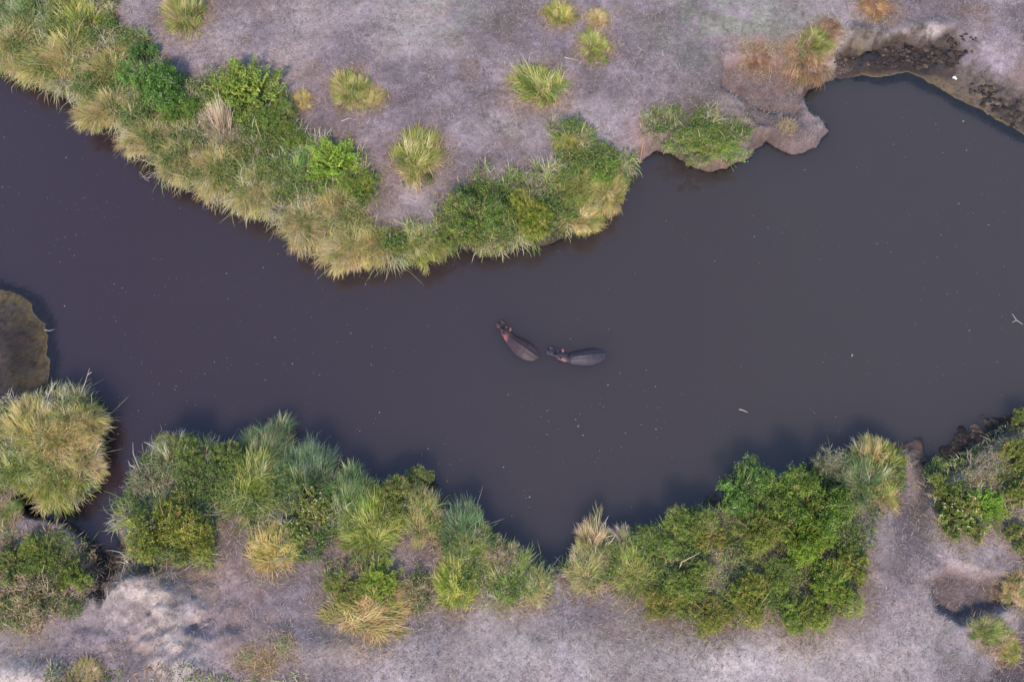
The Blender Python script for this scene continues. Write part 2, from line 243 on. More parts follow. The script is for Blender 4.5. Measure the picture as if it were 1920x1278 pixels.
#PLANTS_BEGIN
# kind, u, v, diameter px, height scale, tint, label
PL = [
('tuft_green',350,22,85,1,(1,1,.9),'yellow-green grass tussock cut by the top edge, left of the bare slope'),
('tuft_green',1050,22,58,1,(1.1,1.05,.8),'green tussock at the top edge above the pale stick'),
('tuft_straw',1120,30,40,.8,(1,.95,.9),'small bleached tussock just above the rounded green one near the top edge'),
('tuft_green',1115,80,62,.9,(1,1.05,.9),'rounded bright green tussock near the top edge, below a bleached one'),
('tuft_green',1008,150,100,1.1,(1,1.1,.9),'large lone green tussock with an orange dry skirt, middle of the upper slope'),
('tuft_green',660,160,72,.9,(1,1,.85),'green tussock on the grey slope right of the feathery shrub, upper half of a pair'),
('tuft_straw',697,180,45,.8,(.95,.95,.7),'low yellowish tussock leaning against the lower right of a green one'),
('tuft_straw',569,185,36,1.2,(1.05,1,.7),'tiny yellow tuft right of the feathery shrub'),
('tuft_green',785,280,100,1.05,(1,1,.85),'lone round tussock on reddish soil, green with straw tips'),
('feather',465,165,150,1.1,(1,1,1),'feathery light green shrub right of the dark bush on the upper left bank'),
('bush',300,165,135,1.5,(.55,1.0,.75),'dense dark green bush, the greenest on the upper left bank'),
('bush',345,205,85,1.1,(.65,1.0,.6),'dark green bush joined to the lower right of the greenest bush'),
('bush',270,105,70,1.1,(.5,.9,.8),'bluish green bush top above the greenest bush'),
('feather',628,300,120,1.0,(1.0,1.12,.8),'bright feathery shrub with fan of fronds beside the bare hollow'),
('tuft_green',1068,270,48,1.4,(1.05,1,.7),'slim yellow-green tuft above the bushy point'),
('low',1310,262,190,.9,(.85,1.05,.8),'wide low green shrub spilling over the rounded mud bank'),
('tuft_dry',1512,100,90,.9,(.85,.88,.8),'tangled dry tussock with coiled stems above the sunken ledge'),
('tuft_green',1530,72,58,.9,(.85,.95,.75),'fresh green grass on the upper right of the dry tangled tussock'),
('tuft_dry',1420,100,55,.6,(.62,.55,.62),'small rust-brown dry clump at the corner of the sunken ledge'),
('tuft_dry',1553,50,50,.7,(.75,.68,.72),'coiled dry brown tuft at the foot of the pale scarp'),
('tuft_straw',1458,272,22,.5,(1,1.1,.6),'tiny tuft on the tongue of bare mud'),
('tuft_dry',1640,2,70,.5,(.85,.72,.6),'orange dry tuft at the very top above the pale scarp'),
('tuft_straw',30,75,95,1,(1,1,.8),'straw tussock in the top left corner over the water'),
('tuft_straw',110,95,110,1,(1,1,.8),'broad yellowish tussock second from the top left corner'),
('tuft_green',150,30,100,1,(1.1,1.1,.8),'lime green reed clump at the top edge near the left corner'),
('tuft_green',50,20,100,.9,(.6,.85,.8),'dark green reed clump in the top left corner'),
('tuft_straw',200,120,90,1,(1.05,1,.8),'straw tussock touching the left side of the greenest bush'),
('tuft_straw',195,195,80,1,(1,.97,.85),'straw tussock trailing long blades over the water left of the greenest bush'),
('tuft_straw',270,245,85,1,(1,1,.85),'straw tussock below the greenest bush at the water'),
('tuft_white',420,235,80,1.3,(1,1,1),'tall pale upright grass clump between the two bush masses of the upper left bank'),
('tuft_straw',340,290,85,1,(1.05,1,.9),'bleached tussock with hair-like blades bulging over the water'),
('tuft_straw',410,310,100,1,(1,1,.8),'straw tussock midway along the upper left bank'),
('bush',510,215,90,1,(.75,1,.7),'green bush below the feathery shrub, back of the bank'),
('bush',545,255,80,.9,(.8,1,.6),'bush with yellow shoots at the back of the bank near the reddish soil'),
('tuft_straw',480,345,90,.9,(1,1,.85),'straw tussock hanging over the water in the middle of the upper left bank'),
('tuft_straw',520,320,75,1.1,(.95,1,.8),'straw tussock standing behind the bank edge beside dark green grass'),
('tuft_green',560,310,95,.9,(.65,1,.75),'dark green grass clump below the fan of bright fronds on its left'),
('tuft_straw',575,410,95,1,(1,.97,.85),'straw tussock with dead stems dangling over the water'),
('bush',680,350,85,1,(.85,1.05,.6),'leafy green bush at the inner edge below the bright feathery shrub'),
('tuft_straw',630,385,90,1,(1,.97,.8),'straw tussock inland of the drooping blades'),
('tuft_straw',655,450,90,1,(1,1,.85),'straw tussock with long blades pointing down into the water'),
('tuft_straw',700,450,80,1.2,(1.05,1,.75),'straw tussock at the lowest point of the bank, beside the leafy bush'),
('bush',760,475,90,.9,(.95,1,.7),'round pale green bush at the lowest point of the upper bank'),
('tuft_green',790,450,70,.9,(1,1,.8),'green tuft behind the round pale green bush'),
('bush',895,400,135,1.3,(.75,.95,.8),'large dark leafy bush on the right of the bare hollow'),
('bush',845,440,75,.9,(.8,.95,.7),'small bush left of the large dark leafy one'),
('bush',915,460,100,1,(.85,.9,.75),'bush hanging low over the water under the large dark leafy one'),
('bush',995,400,110,1,(1.3,1.1,.6),'yellow-green bush right of the large dark leafy one'),
('twiggy',985,355,95,.8,(1,1,1),'grey twiggy shrub behind the yellow-green bush'),
('bush',1040,440,75,.8,(1.1,1,.65),'yellowish bush overhanging the water right of the two hanging bushes'),
('tuft_green',1085,345,85,1,(1,1.05,.75),'green tuft below the slim yellow-green one'),
('bush',1135,315,75,.9,(.85,1.2,.75),'bright green bush at the corner beside the bare mud wedge'),
('tuft_straw',1140,350,70,.9,(1,1,.75),'straw fringe at the corner over the water, under the bright green bush'),
('tuft_straw',1090,400,75,.9,(1,1,.7),'straw tussock fringing the water left of the corner'),
('tuft_straw',60,785,100,1.4,(1,1,.75),'tall straw reed clump at the left edge, left half of the rounded bank'),
('tuft_straw',145,785,95,1.4,(1,.98,.85),'tall bleached reed clump with one long stalk on the rounded bank at left'),
('tuft_straw',110,820,110,1,(1.1,1,.75),'golden straw tussock in the middle of the rounded bank at left'),
('tuft_green',35,860,100,.9,(.9,1.05,.75),'green grass clump at the left edge of the rounded bank'),
('tuft_straw',158,850,75,.9,(1,.95,.9),'bleached tussock on the channel side of the rounded bank'),
('tuft_green',105,888,95,.9,(1.1,1.05,.75),'yellow-green grass at the lower end of the rounded bank'),
('bush',85,1025,95,1,(.9,1.05,.7),'leafy bush left of the narrow inlet, lower left corner'),
('bush',30,1050,85,1,(.8,.95,.75),'leafy bush at the left edge below the inlet'),
('bush',145,1075,80,1,(.85,1.05,.6),'bright leafy bush beside the black mud of the inlet'),
('twiggy',60,1110,140,.9,(1.25,.95,.8),'reddish brown withered shrub in the lower left'),
('tuft_green',15,955,45,.7,(.7,.85,.7),'dull green tuft at the left edge above the inlet bushes'),
('bush',345,835,95,1.1,(.85,1,.8),'bush on the highest tip of the lower bank, left end'),
('tuft_white',325,850,65,1.2,(.9,1,.95),'pale upright reeds beside the highest tip of the lower bank'),
('bush',420,855,85,1,(.85,1,.75),'leafy bush second along the lower bank'),
('twiggy',275,895,85,1,(.95,1,.95),'grey twiggy bush facing the narrow inlet'),
('bush',310,975,165,1.1,(1.15,1.05,.65),'big yellowish bush beside the narrow inlet'),
('bush',370,1010,110,1,(1.2,1.05,.65),'yellowish bush joined to the right of the biggest yellowish one'),
('tuft_green',465,905,115,1,(1,1.1,.75),'bright green tussock above the bare grey hollow'),
('tuft_reed',520,850,90,1.3,(.85,1,.95),'blue-green reeds with grey tips left of the flowering bush'),
('tuft_reed',575,880,95,1.4,(.75,1,1),'blue-green reeds at the water above the flowering bush'),
('flower',590,945,95,1,(1,1,.8),'bush dotted with cream flowers in the lower left mass'),
('flower',550,985,80,.9,(.9,1,.75),'small bush with few cream flowers above the orange straw tussock'),
('tuft_straw',515,1020,90,.8,(1.1,1,.6),'orange straw tussock edging the grey hollow'),
('tuft_reed',650,925,90,1.2,(.8,1.05,.8),'green reeds between the flowering bush and the bushy knob'),
('tuft_green',690,970,125,1,(.95,1.1,.65),'wide yellow-green tussock behind the bushy knob'),
('bush',740,925,100,1.1,(.9,.95,.75),'leafy bush on the left of the bushy knob over the water'),
('bush',795,915,75,1.1,(.85,.95,.85),'twig-tipped bush at the right of the bushy knob'),
('tuft_straw',790,965,90,.9,(.95,1,.75),'straw tussock below the bushy knob'),
('bush',645,1090,95,.9,(1,1,.8),'pale leafy bush at the left of the lone clump below the mass'),
('feather',715,1085,105,.8,(.9,.9,.7),'bright green shrub in the middle of the lone clump below the mass'),
('twiggy',775,1100,85,.7,(1.2,1,.8),'dry brown shrub at the right of the lone clump'),
('tuft_straw',690,1140,110,.5,(1.15,.95,.75),'flattened dry grass along the foot of the lone clump'),
('tuft_green',855,1085,85,.9,(1.25,1.2,.6),'lime green tussock on the edge of the bare ground'),
('tuft_reed',870,985,80,1.1,(.85,1,.95),'soft pale green reeds sloping to the water right of the bushy knob'),
('tuft_green',880,1025,95,1,(.9,1,.8),'green tussock above the lime green one'),
('twiggy',945,1035,85,1,(1.2,.95,.95),'pinkish dry shrub at the water left of the notch'),
('tuft_green',955,1080,90,.8,(.75,.95,.75),'dark green tussock left of the notch in the bank'),
('tuft_straw',1005,1095,60,.7,(.95,1,.75),'small straw tussock at the bottom of the notch'),
('tuft_white',1112,1015,66,1.5,(1.1,1.05,.9),'tall white plumed grass right of the notch'),
('tuft_white',1170,1010,46,1.5,(.95,1,1),'pair of pale plumes right of the tallest white grass'),
('tuft_straw',1100,1060,80,.8,(.9,.95,.85),'low dull straw tussock right of the notch'),
('tuft_green',1185,1060,100,.9,(.95,1.05,.75),'spiky green tussock below the white plumes'),
('bush',1225,1020,100,1,(.8,1.05,.75),'green bush left of the hollow in the right-hand thicket'),
('bush',1290,970,105,1.1,(.9,1.05,.75),'bush at the water, left shoulder of the right-hand thicket'),
('bush',1365,925,140,1.3,(.7,1.1,.8),'tall green bush at the top of the right-hand thicket, left of the brightest bush'),
('bush',1415,985,110,1.1,(1,1.05,.65),'yellowish bush below the tall green one in the right-hand thicket'),
('bush',1330,1000,80,.9,(1.1,1,.65),'straw-mixed bush above the dark hollow of the right-hand thicket'),
('bush',1290,1080,105,.9,(.9,1.05,.7),'low bush left of centre in the right-hand thicket'),
('bush',1250,1120,95,.8,(1.1,1,.65),'low yellowish bush on the lower left rim of the right-hand thicket'),
('bush',1330,1140,95,.7,(1.2,1,.65),'low yellow-brown bush on the lower rim of the right-hand thicket'),
('bush',1400,1110,110,.9,(1.1,1.05,.6),'yellow-green bush in the lower middle of the right-hand thicket'),
('bush',1515,935,170,1.4,(.72,1.0,.6),'brightest and largest green bush of the right-hand thicket'),
('bush',1500,1000,120,1.2,(.95,1.25,.5),'yellow-topped bush right below the brightest bush'),
('bush',1560,1090,120,1,(.95,1.15,.6),'green bush on the lower right of the thicket by the bare track'),
('bush',1500,1140,110,.9,(.95,1.1,.65),'leafy bush at the lowest corner of the right-hand thicket'),
('bush',1450,1070,90,.9,(.85,1.05,.7),'green bush between the dark hollow and the lowest corner'),
('bush',1595,1050,75,.8,(1.2,1.1,.6),'small yellowish bush at the right edge of the thicket by the bare track'),
('twiggy',1555,865,95,1,(.9,1,.95),'grey-green twiggy bush above the brightest bush at the water'),
('tuft_reed',1610,890,85,.9,(.85,1,.85),'sprawling blue-green grass right of the grey twiggy bush'),
('tuft_straw',1640,855,75,1.2,(1,1,.75),'straw reeds leaning right on the point left of the muddy ramp'),
('bush',1670,850,60,1,(.95,1,.75),'small leafy bush at the tip left of the muddy ramp'),
('tuft_green',1655,910,60,.8,(1,1,.7),'small tuft beside the muddy ramp, under the leafy tip'),
('bush',1775,905,75,1.1,(1,1.05,.75),'bush at the water right of the muddy ramp'),
('flower',1795,960,110,1,(.95,1,.75),'bush with pale orange blossoms right of the muddy ramp'),
('feather',1850,940,85,.8,(.9,1.1,.75),'soft green shrub right of the blossoming bush'),
('twiggy',1840,870,85,.9,(1,1,1),'grey twiggy shrub behind the black mud at right'),
('bush',1895,845,80,1,(1,1,.75),'bush at the right edge above the twiggy shrub'),
('bush',1910,910,75,.9,(.95,1,.7),'bush at the right edge level with the blossoming bush'),
('bush',1908,1000,65,.9,(.8,.9,.7),'dull green bush at the right edge above the pit'),
('tuft_straw',1908,1098,55,.9,(1.05,.95,.9),'bleached tussock at the right end of the pit'),
('tuft_green',1855,1178,55,.8,(.85,1,.8),'green tuft on the lower lip of the pit'),
('tuft_green',1885,1205,50,.7,(1,1,.7),'yellow-green tuft beside the dark ditch'),
('bush',1905,785,55,.9,(.9,1,.75),'small bush at the right edge where the lower bank leaves the picture'),
('twiggy',530,1205,45,.5,(1.4,1.2,.9),'withered yellowish weed on the grey slope, right one of two'),
('twiggy',465,1225,45,.5,(1.4,1.15,.9),'withered pale weed on the grey slope, left one of two'),
('tuft_dry',495,1240,34,.4,(.6,.75,.7),'dark little tuft between the two withered weeds'),
('tuft_straw',160,1262,50,.4,(.95,.9,.8),'low dry weeds at the bottom edge below the pale hummocks'),
]
#PLANTS_END
px_m = lambda u, v: abs(P(u+.5, v, .9)[0]-P(u-.5, v, .9)[0])
plants = []
for k, u, v, d, hs, tint, lab in PL:
    g = GP(u, v + d*.12); plants.append((k, g, d*px_m(u, v)/2, hs, tint, lab))

# ------------------------------------------------------------------ soil colours
soil = np.array([.245, .192, .212])
C = np.ones(X.shape+(3,))*soil
C *= (0.5 + .95*fbm(X*.45, Y*.45, 6, 0))[..., None]*(.88+.24*sst(.35,.65,fbm(X*1.6,Y*1.6,4,2)))[..., None]
def mixc(col, m): 
    global C
    m = np.clip(m, 0, 1)[..., None]; C = C*(1-m) + np.array(col)*m
n1 = fbm(X*.8, Y*.8, 4, 1); n2 = fbm(X*2.4+9, Y*2.4, 4, 3); n3 = fbm(X*.25+3, Y*.25, 4, 2)
mixc((.16,.118,.125), sst(.48,.62,n3)*.7*sst(.25,.6,n1)); mixc((.20,.135,.115), sst(.55,.7,fbm(X*.4+60,Y*.4,4,3))*.6)
mixc((.36,.29,.28), sst(.5,.7,fbm(X*.2+30,Y*.2+8,4,5))*.6)
for a in [(1370,50,150,75,.75),(850,45,110,55,.5),(1240,1090,110,50,.4),(1820,1190,60,60,.45),(450,950,60,60,.25),(1130,1180,200,60,.35),(700,1200,150,50,.25)]:
    mixc((.24,.255,.19), G(*a[:4])*a[4]*sst(.3,.6,n1))
for a in [(960,70,60,70,.7),(680,240,40,40,.3),(1180,200,120,60,.45),(420,60,80,60,.35),(1700,960,30,110,.6),(1640,1160,80,60,.4),(880,270,45,35,.6),(1000,1220,160,40,.25),(460,1180,90,40,.5)]:
    mixc((.155,.12,.13), G(*a[:4])*a[4]*sst(.25,.6,n2))
for a in [(250,1100,70,45,.7),(330,1150,35,70,.8),(340,1250,50,60,.6),(290,1140,110,70,.4),(40,1265,70,30,.8),(1620,75,60,20,.9),(1720,60,60,22,.8),(1230,1250,500,60,.6),(1810,1010,70,40,.6),(1560,115,25,20,.6),(1100,240,90,60,.3),(950,250,80,50,.35),(1500,1220,200,60,.5)]:
    mixc((.47,.395,.37), G(*a[:4])*a[4]*sst(.15,.5,n2*.5+n1*.5))
for a in [(1420,85,60,16,.7),(1530,100,40,22,.5),(1200,260,26,40,.75),(1400,240,30,20,.8),(1350,290,70,25,.7),(1490,260,60,25,.45),(740,330,70,45,.4),(1000,205,60,20,.5),(660,200,60,20,.4),(1210,1175,90,18,.3),(430,1080,60,40,.4)]:
    mixc((.31,.185,.145), G(*a[:4])*a[4]*sst(.1,.5,n2))
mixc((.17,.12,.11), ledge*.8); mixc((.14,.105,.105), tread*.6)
mixc((.105,.075,.075), pit*.8); mixc((.15,.108,.105), G(1485,250,75,32)*.75*sst(.1,.5,n2)+0); mixc((.07,.05,.042), np.clip(G(35,650,60,120),0,1)*.75*LAND*sst(.15,.5,n2)); mixc((.15,.115,.12), ramp*.55); mixc((.075,.06,.07), ditch*.9); mixc((.13,.095,.08), gul*.8)  # pit tone holds painted shade so the hollow shows
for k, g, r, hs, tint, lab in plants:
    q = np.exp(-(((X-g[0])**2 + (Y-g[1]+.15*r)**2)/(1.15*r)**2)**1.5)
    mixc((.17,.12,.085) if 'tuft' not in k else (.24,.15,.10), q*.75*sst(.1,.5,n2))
mud = sst(1.6, 2.6, BW)*LAND                      # gentle muddy shores
wet = np.zeros(X.shape)
shore = D + (n1-.5)*2.2 + (n2-.5)*1.2
mixc((.10,.075,.06), mud*sst(3.6,2.0,shore)*.9); wet = np.maximum(wet, mud*sst(3.0,1.2,shore))
n5 = fbm(X*4.5, Y*4.5, 3, 5); mixc((.15,.11,.05), mud*sst(1.9,1.1,shore)*.75*sst(.35,.6,n5)); mixc((.21,.14,.045), mud*sst(1.4,.5,shore)*sst(.45,.62,n2*.5+n5*.5)*.8); mixc((.04,.03,.025), mud*sst(3.4,2.4,shore)*sst(.55,.7,n5)*.7)
mixc((.05,.032,.024), np.clip(mudp*1.3,0,1)*.95); mixc((.05,.04,.04), mud2*.6*sst(.35,.55,n2)); wet = np.maximum(wet, mudp*.8)
mixc((.04,.035,.035), mudp*sst(.5,.66,fbm(X*1.7,Y*1.7,3,5)))
blk = PG([(1735,862),(1790,835),(1830,795),(1870,800),(1900,790),(1880,815),(1840,850),(1790,880),(1750,890)], 8, 6)
mixc((.05,.035,.035), blk*.9); wet = np.maximum(wet, blk*.5)
blk2 = PG([(165,1020),(215,1035),(280,1040),(290,1062),(220,1062),(190,1090),(180,1130),(165,1100)], 6, 6)
mixc((.05,.037,.03), blk2*.85); wet = np.maximum(wet, blk2*.5)
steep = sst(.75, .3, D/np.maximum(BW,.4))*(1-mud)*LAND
mixc((.06,.042,.034), steep*.9*(1-.6*PG([(1180,200),(1570,200),(1570,300),(1180,330)], 10, 1)))  # steep faces painted dark to read as a shaded gap under the grass
mixc((.04,.035,.035), (~LAND)*1.0); mixc((.15,.11,.05), (~LAND)*(BW > 2.5)*sst(-.45,-.05,D)*.9)
mixc((.10,.075,.07), LAND*sst(.66,.76,fbm(X*4, Y*4, 3, 0))*.55*sst(.4,.6,n1)); mixc((.13,.09,.075), LAND*sst(.56,.7,fbm(X*.55+90, Y*.55+20, 5, 2))*.3*sst(1250, 1050, V))
C *= (.85+.3*fbm(X*5,Y*5,3,1))[..., None]; C *= (1-.65*G(30,640,85,120)*LAND)[..., None]; C *= (1-.38*np.clip(G(300,1160,130,80)*1.2,0,1)*LAND*sst(.4,.65,fbm(X*1.1+3,Y*1.1,5,3)))[..., None]; C *= (1-.25*G(1445,210,100,60)*LAND)[..., None]*np.where((G(1420,130,90,40)*LAND)[..., None] > .3, np.array([1.04,.95,.9]), 1)
C *= (1-.22*LAND*sst(.45,.62,fbm(X*.28+7,Y*.28+50,4,1)))[..., None]*1.05

idx = np.arange(NX*NY).reshape(NX, NY)
quads = np.stack([idx[:-1,:-1], idx[1:,:-1], idx[1:,1:], idx[:-1,1:]], -1).reshape(-1, 4)
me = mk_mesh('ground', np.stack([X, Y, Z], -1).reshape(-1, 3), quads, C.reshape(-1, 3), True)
a = me.attributes.new('Wet', 'FLOAT', 'POINT'); a.data.foreach_set('value', wet.ravel().astype(np.float32))
tag(ob('ground', me, mat_ground()), kind='structure')
# water sheet, opaque where deep
wx = axis(-38, 38, .25, 415); wy = axis(-22, 31, .25, 415); WX, WY = np.meshgrid(wx, wy, indexing='ij')
dep = np.maximum(0, -ground(WX.ravel(), WY.ravel())); bw = samp(BW, WX.ravel(), WY.ravel())
op = np.where(bw > 2, sst(.05, .6, dep), sst(-.05, .12, dep)); op = np.maximum(op, .35)
idx = np.arange(len(wx)*len(wy)).reshape(len(wx), len(wy))
quads = np.stack([idx[:-1,:-1], idx[1:,:-1], idx[1:,1:], idx[:-1,1:]], -1).reshape(-1, 4)
me = mk_mesh('river_water', np.stack([WX.ravel(), WY.ravel(), WX.ravel()*0], -1), quads, None, True)
a = me.attributes.new('Opac', 'FLOAT', 'POINT'); a.data.foreach_set('value', op.astype(np.float32))
tag(ob('river_water', me, mat_water()), kind='structure')

# ------------------------------------------------------------------ plant geometry
def blades(base, az, lean, length, droop, width, cb, ctip, segs=4, wander=.3):
    n = len(base); base = np.asarray(base, float)
    pts = [base]; side = []; a = az.copy(); th = lean.copy()
    roll = rng.uniform(-.5, .5, n)
    for i in range(segs):
        d = np.stack([np.sin(th)*np.cos(a), np.sin(th)*np.sin(a), np.cos(th)], -1)
        pts.append(pts[-1] + d*(length/segs)[:, None])
        side.append(np.stack([-np.sin(a+roll), np.cos(a+roll), 0*a], -1))
        th = th + droop/segs; a = a + rng.normal(0, wander/segs**.5, n)
    Vv = np.empty((n, 2*segs+1, 3)); Cc = np.empty((n, 2*segs+1, 3))
    for i in range(segs):
        wd = (width*(1-.55*(i/segs)**1.5)/2)[:, None]*side[i]
        Vv[:, 2*i] = pts[i]-wd; Vv[:, 2*i+1] = pts[i]+wd
        t = i/segs; Cc[:, 2*i] = Cc[:, 2*i+1] = cb*(1-t)+ctip*t
    Vv[:, -1] = pts[-1]; Cc[:, -1] = ctip
    T = []
    for i in range(segs-1):
        T += [(2*i, 2*i+1, 2*i+3), (2*i, 2*i+3, 2*i+2)]
    T.append((2*segs-2, 2*segs-1, 2*segs)); T = np.array(T)
    TT = (T[None] + (np.arange(n)*(2*segs+1))[:, None, None]).reshape(-1, 3)
    return Vv.reshape(-1, 3), TT, Cc.reshape(-1, 3), np.array(pts)
def leaves(c, size, nrm, col, aspect=.55):
    n = len(c); nrm = nrm/np.linalg.norm(nrm, axis=1, keepdims=True)
    r = rng.normal(size=(n, 3)); a = np.cross(nrm, r); a /= np.linalg.norm(a, axis=1, keepdims=True)+1e-9; b = np.cross(nrm, a)
    s = size[:, None]
    Vv = np.stack([c-a*s*.5, c+b*s*.5*aspect+nrm*s*.06, c+a*s*.5-nrm*s*.12, c-b*s*.5*aspect+nrm*s*.06], 1)
    T = np.array([(0, 1, 2), (0, 2, 3)]); TT = (T[None]+(np.arange(n)*4)[:, None, None]).reshape(-1, 3)
    return Vv.reshape(-1, 3), TT, np.repeat(col, 4, 0)
def join(parts):
    Vs, Ts, Cs = [], [], []; o = 0
    for p in parts:
        Vs.append(p[0]); Ts.append(p[1]+o); Cs.append(p[2]); o += len(p[0])
    return np.concatenate(Vs), np.concatenate(Ts), np.concatenate(Cs)
def pick(pal, n, jit=.12):
    pal = np.array(pal); c = pal[rng.integers(0, len(pal), n)]
    return np.clip(c*(1+rng.normal(0, jit, (n, 1)))*(1+rng.normal(0, .05, (n, 3))), .004, 1)
STRAW = [(.60,.50,.29),(.54,.45,.26),(.66,.56,.38),(.40,.32,.17),(.36,.34,.14),(.28,.30,.10)]
GRN = [(.13,.20,.05),(.20,.27,.065),(.09,.15,.04),(.28,.33,.09),(.38,.39,.13)]
DRY = [(.40,.26,.14),(.46,.33,.19),(.30,.19,.11),(.50,.39,.24)]
LEAF = [(.12,.18,.045),(.17,.23,.06),(.09,.14,.04),(.24,.28,.08),(.14,.21,.055)]
GREY = [(.28,.26,.19),(.34,.31,.24),(.22,.21,.14),(.17,.19,.09)]
WOOD = [(.22,.16,.11),(.30,.24,.17),(.16,.11,.08)]
def u01(n, a, b): return rng.uniform(a, b, n)

def tuft_mesh(pal, n, height, lean, droop, width, gpal=None, gfrac=0, spread=.62, locks=46):
    """unit radius tussock: locks of blades, each lock combed and bent its own way"""
    k = locks; ca = u01(k, 0, 6.28); cr = np.minimum(np.sqrt(u01(k, 0, 1))*spread*u01(k, .7, 1.35), .95)
    lc = np.stack([cr*np.cos(ca), cr*np.sin(ca)], -1)
    vx = lc[:, 0]*.9/spread + .55 + rng.normal(0, .55, k); vy = lc[:, 1]*.9/spread + rng.normal(0, .6, k); laz = np.arctan2(vy, vx); lle = np.clip(.15+cr*lean*1.1+rng.normal(0, .25, k), .05, 1.35); ll = u01(k, .45, 1.15)*(1.05-.35*cr); ldr = u01(k, .3, 1.5)*droop
    lt = rng.random(k); lcol = pick(pal, k, .3); lco2 = pick(gpal if gpal is not None else pal, k, .18); dead = lt < gfrac
    lcol = np.where(dead[:, None], lco2, lcol)
    g = rng.integers(0, k, n); off = rng.normal(0, .075, (n, 2)); b = np.zeros((n, 3)); b[:, :2] = lc[g]+off; b[:, 2] = -.08
    az = laz[g]+rng.normal(0, .28, n); le = np.clip(lle[g]+rng.normal(0, .13, n), 0, 1.5)
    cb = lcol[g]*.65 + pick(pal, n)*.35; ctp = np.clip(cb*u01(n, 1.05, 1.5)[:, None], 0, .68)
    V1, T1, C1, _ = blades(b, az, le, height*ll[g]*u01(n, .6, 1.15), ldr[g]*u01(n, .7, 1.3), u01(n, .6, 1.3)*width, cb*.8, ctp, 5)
    return V1, T1, C1
def bush_mesh(pal, n_cl, per, lf, hgt=.62, lobes=13, flower=None, sparse=0):
    la = u01(lobes, 0, 6.28); lr = np.sqrt(u01(lobes, 0.02, 1))*.66; lc = np.stack([lr*np.cos(la), lr*np.sin(la), hgt*(1-.6*lr**1.5)*u01(lobes, .35, .95)], -1); ls = u01(lobes, .16, .38)
    g = rng.choice(lobes, n_cl, p=ls**2/np.sum(ls**2)); d = rng.normal(size=(n_cl, 3)); d[:, 2] = np.abs(d[:, 2])*.9-.25; d /= np.linalg.norm(d, axis=1, keepdims=True)
    q_ = u01(n_cl, .45, 1.2); rad = ls[g]*q_; tip = lc[g] + d*rad[:, None]*np.array([1, 1, .9]); tip[:, 2] = np.maximum(tip[:, 2], .02)
    lcol = pick(pal, lobes, .25); clc = lcol[g]*.55 + pick(pal, n_cl, .25)*.45; lit_young = sst(.7, 1.2, q_)[:, None]*u01(n_cl, 0, 1)[:, None]
    clc = clc*(1-lit_young*.6) + np.array([.42, .44, .12])*lit_young*.6  # outer clusters painted lighter: yellow young shoots plus sunlit highlights
    dead = rng.random(n_cl) < .07; clc[dead] = pick([(.30, .22, .13), (.40, .32, .19)], dead.sum())
    m = rng.integers(0, n_cl, n_cl*per); pos = tip[m] + rng.normal(0, .034, (len(m), 3))
    nr = d[m]*.5 + rng.normal(0, .6, (len(m), 3)) + np.array([0, 0, .6])
    cl = clc[m]*(1+rng.normal(0, .22, (len(m), 1)))
    parts = [leaves(pos, u01(len(m), .6, 1.4)*lf, nr, np.clip(cl, .005, 1))]
    fl = None
    if flower:
        hi = np.argsort(-tip[:, 2])[:n_cl//2]; fl = tip[rng.choice(hi, flower, replace=False)]*1.04 + np.array([0, 0, .03])
    # stems from the foot to the clusters
    ns = min(n_cl, 90); s = rng.choice(n_cl, ns, replace=False); foot = np.stack([rng.normal(0, .06, ns), rng.normal(0, .06, ns), np.full(ns, -.1)], -1)
    v = tip[s]*np.where(rng.random(ns) < .3, u01(ns, 1.1, 1.3), 1.04)[:, None]-foot; L = np.linalg.norm(v, axis=1); az = np.arctan2(v[:, 1], v[:, 0]); th = np.arccos(np.clip(v[:, 2]/L, -1, 1))
    c = pick(WOOD, ns)
    stm = blades(foot, az, th*.75, L*1.06, th*.55, u01(ns, .02, .035), c, c*1.2, 4, .15)[:3]
    return parts[0], stm, fl
def feather_mesh(n=60, pal=LEAF):
    """arching fronds with leaflets in two rows"""
    az = u01(n, 0, 6.28); lean = u01(n, .15, 1.15); L = u01(n, .65, 1.05)*(.6+.4*np.sin(lean+.4)); b = np.stack([rng.normal(0, .14, n), rng.normal(0, .14, n), np.full(n, -.05)], -1)
    cb = pick([(.14,.19,.05)], n); V1, T1, C1, pts = blades(b, az, lean, L, u01(n, .2, .7), np.full(n, .02), cb, cb*1.3, 6, .3)
    pos, nr, col, sz = [], [], [], []
    fc = pick(pal, n, .15)
    for i in range(1, 6):
        for s in range(7):
            t = s/7; p = pts[i]*(1-t)+pts[i+1 if i < 6 else 6]*t
            dr = pts[min(i+1, 6)]-pts[i]; sd_ = np.stack([-dr[:, 1], dr[:, 0], 0*dr[:, 0]], -1); sd_ /= np.linalg.norm(sd_, axis=1, keepdims=True)+1e-6
            for q in (-1, 1):
                wd = .075*math.sin(math.pi*min(1, ((i+t)/6.2)*.95)) + .012
                pos.append(p + q*sd_*wd*u01(n, .4, 1.3)[:, None] + rng.normal(0, .012, (n, 3))); nr.append(rng.normal(0, .4, (n, 3))+np.array([0, 0, 1.])); col.append(fc*(1+rng.normal(0, .15, (n, 1)))*(.9+.5*(i/6))); sz.append(u01(n, .05, .10))
    lv = leaves(np.concatenate(pos), np.concatenate(sz), np.concatenate(nr), np.clip(np.concatenate(col), .005, 1), .4)
    return lv, (V1, T1, C1)
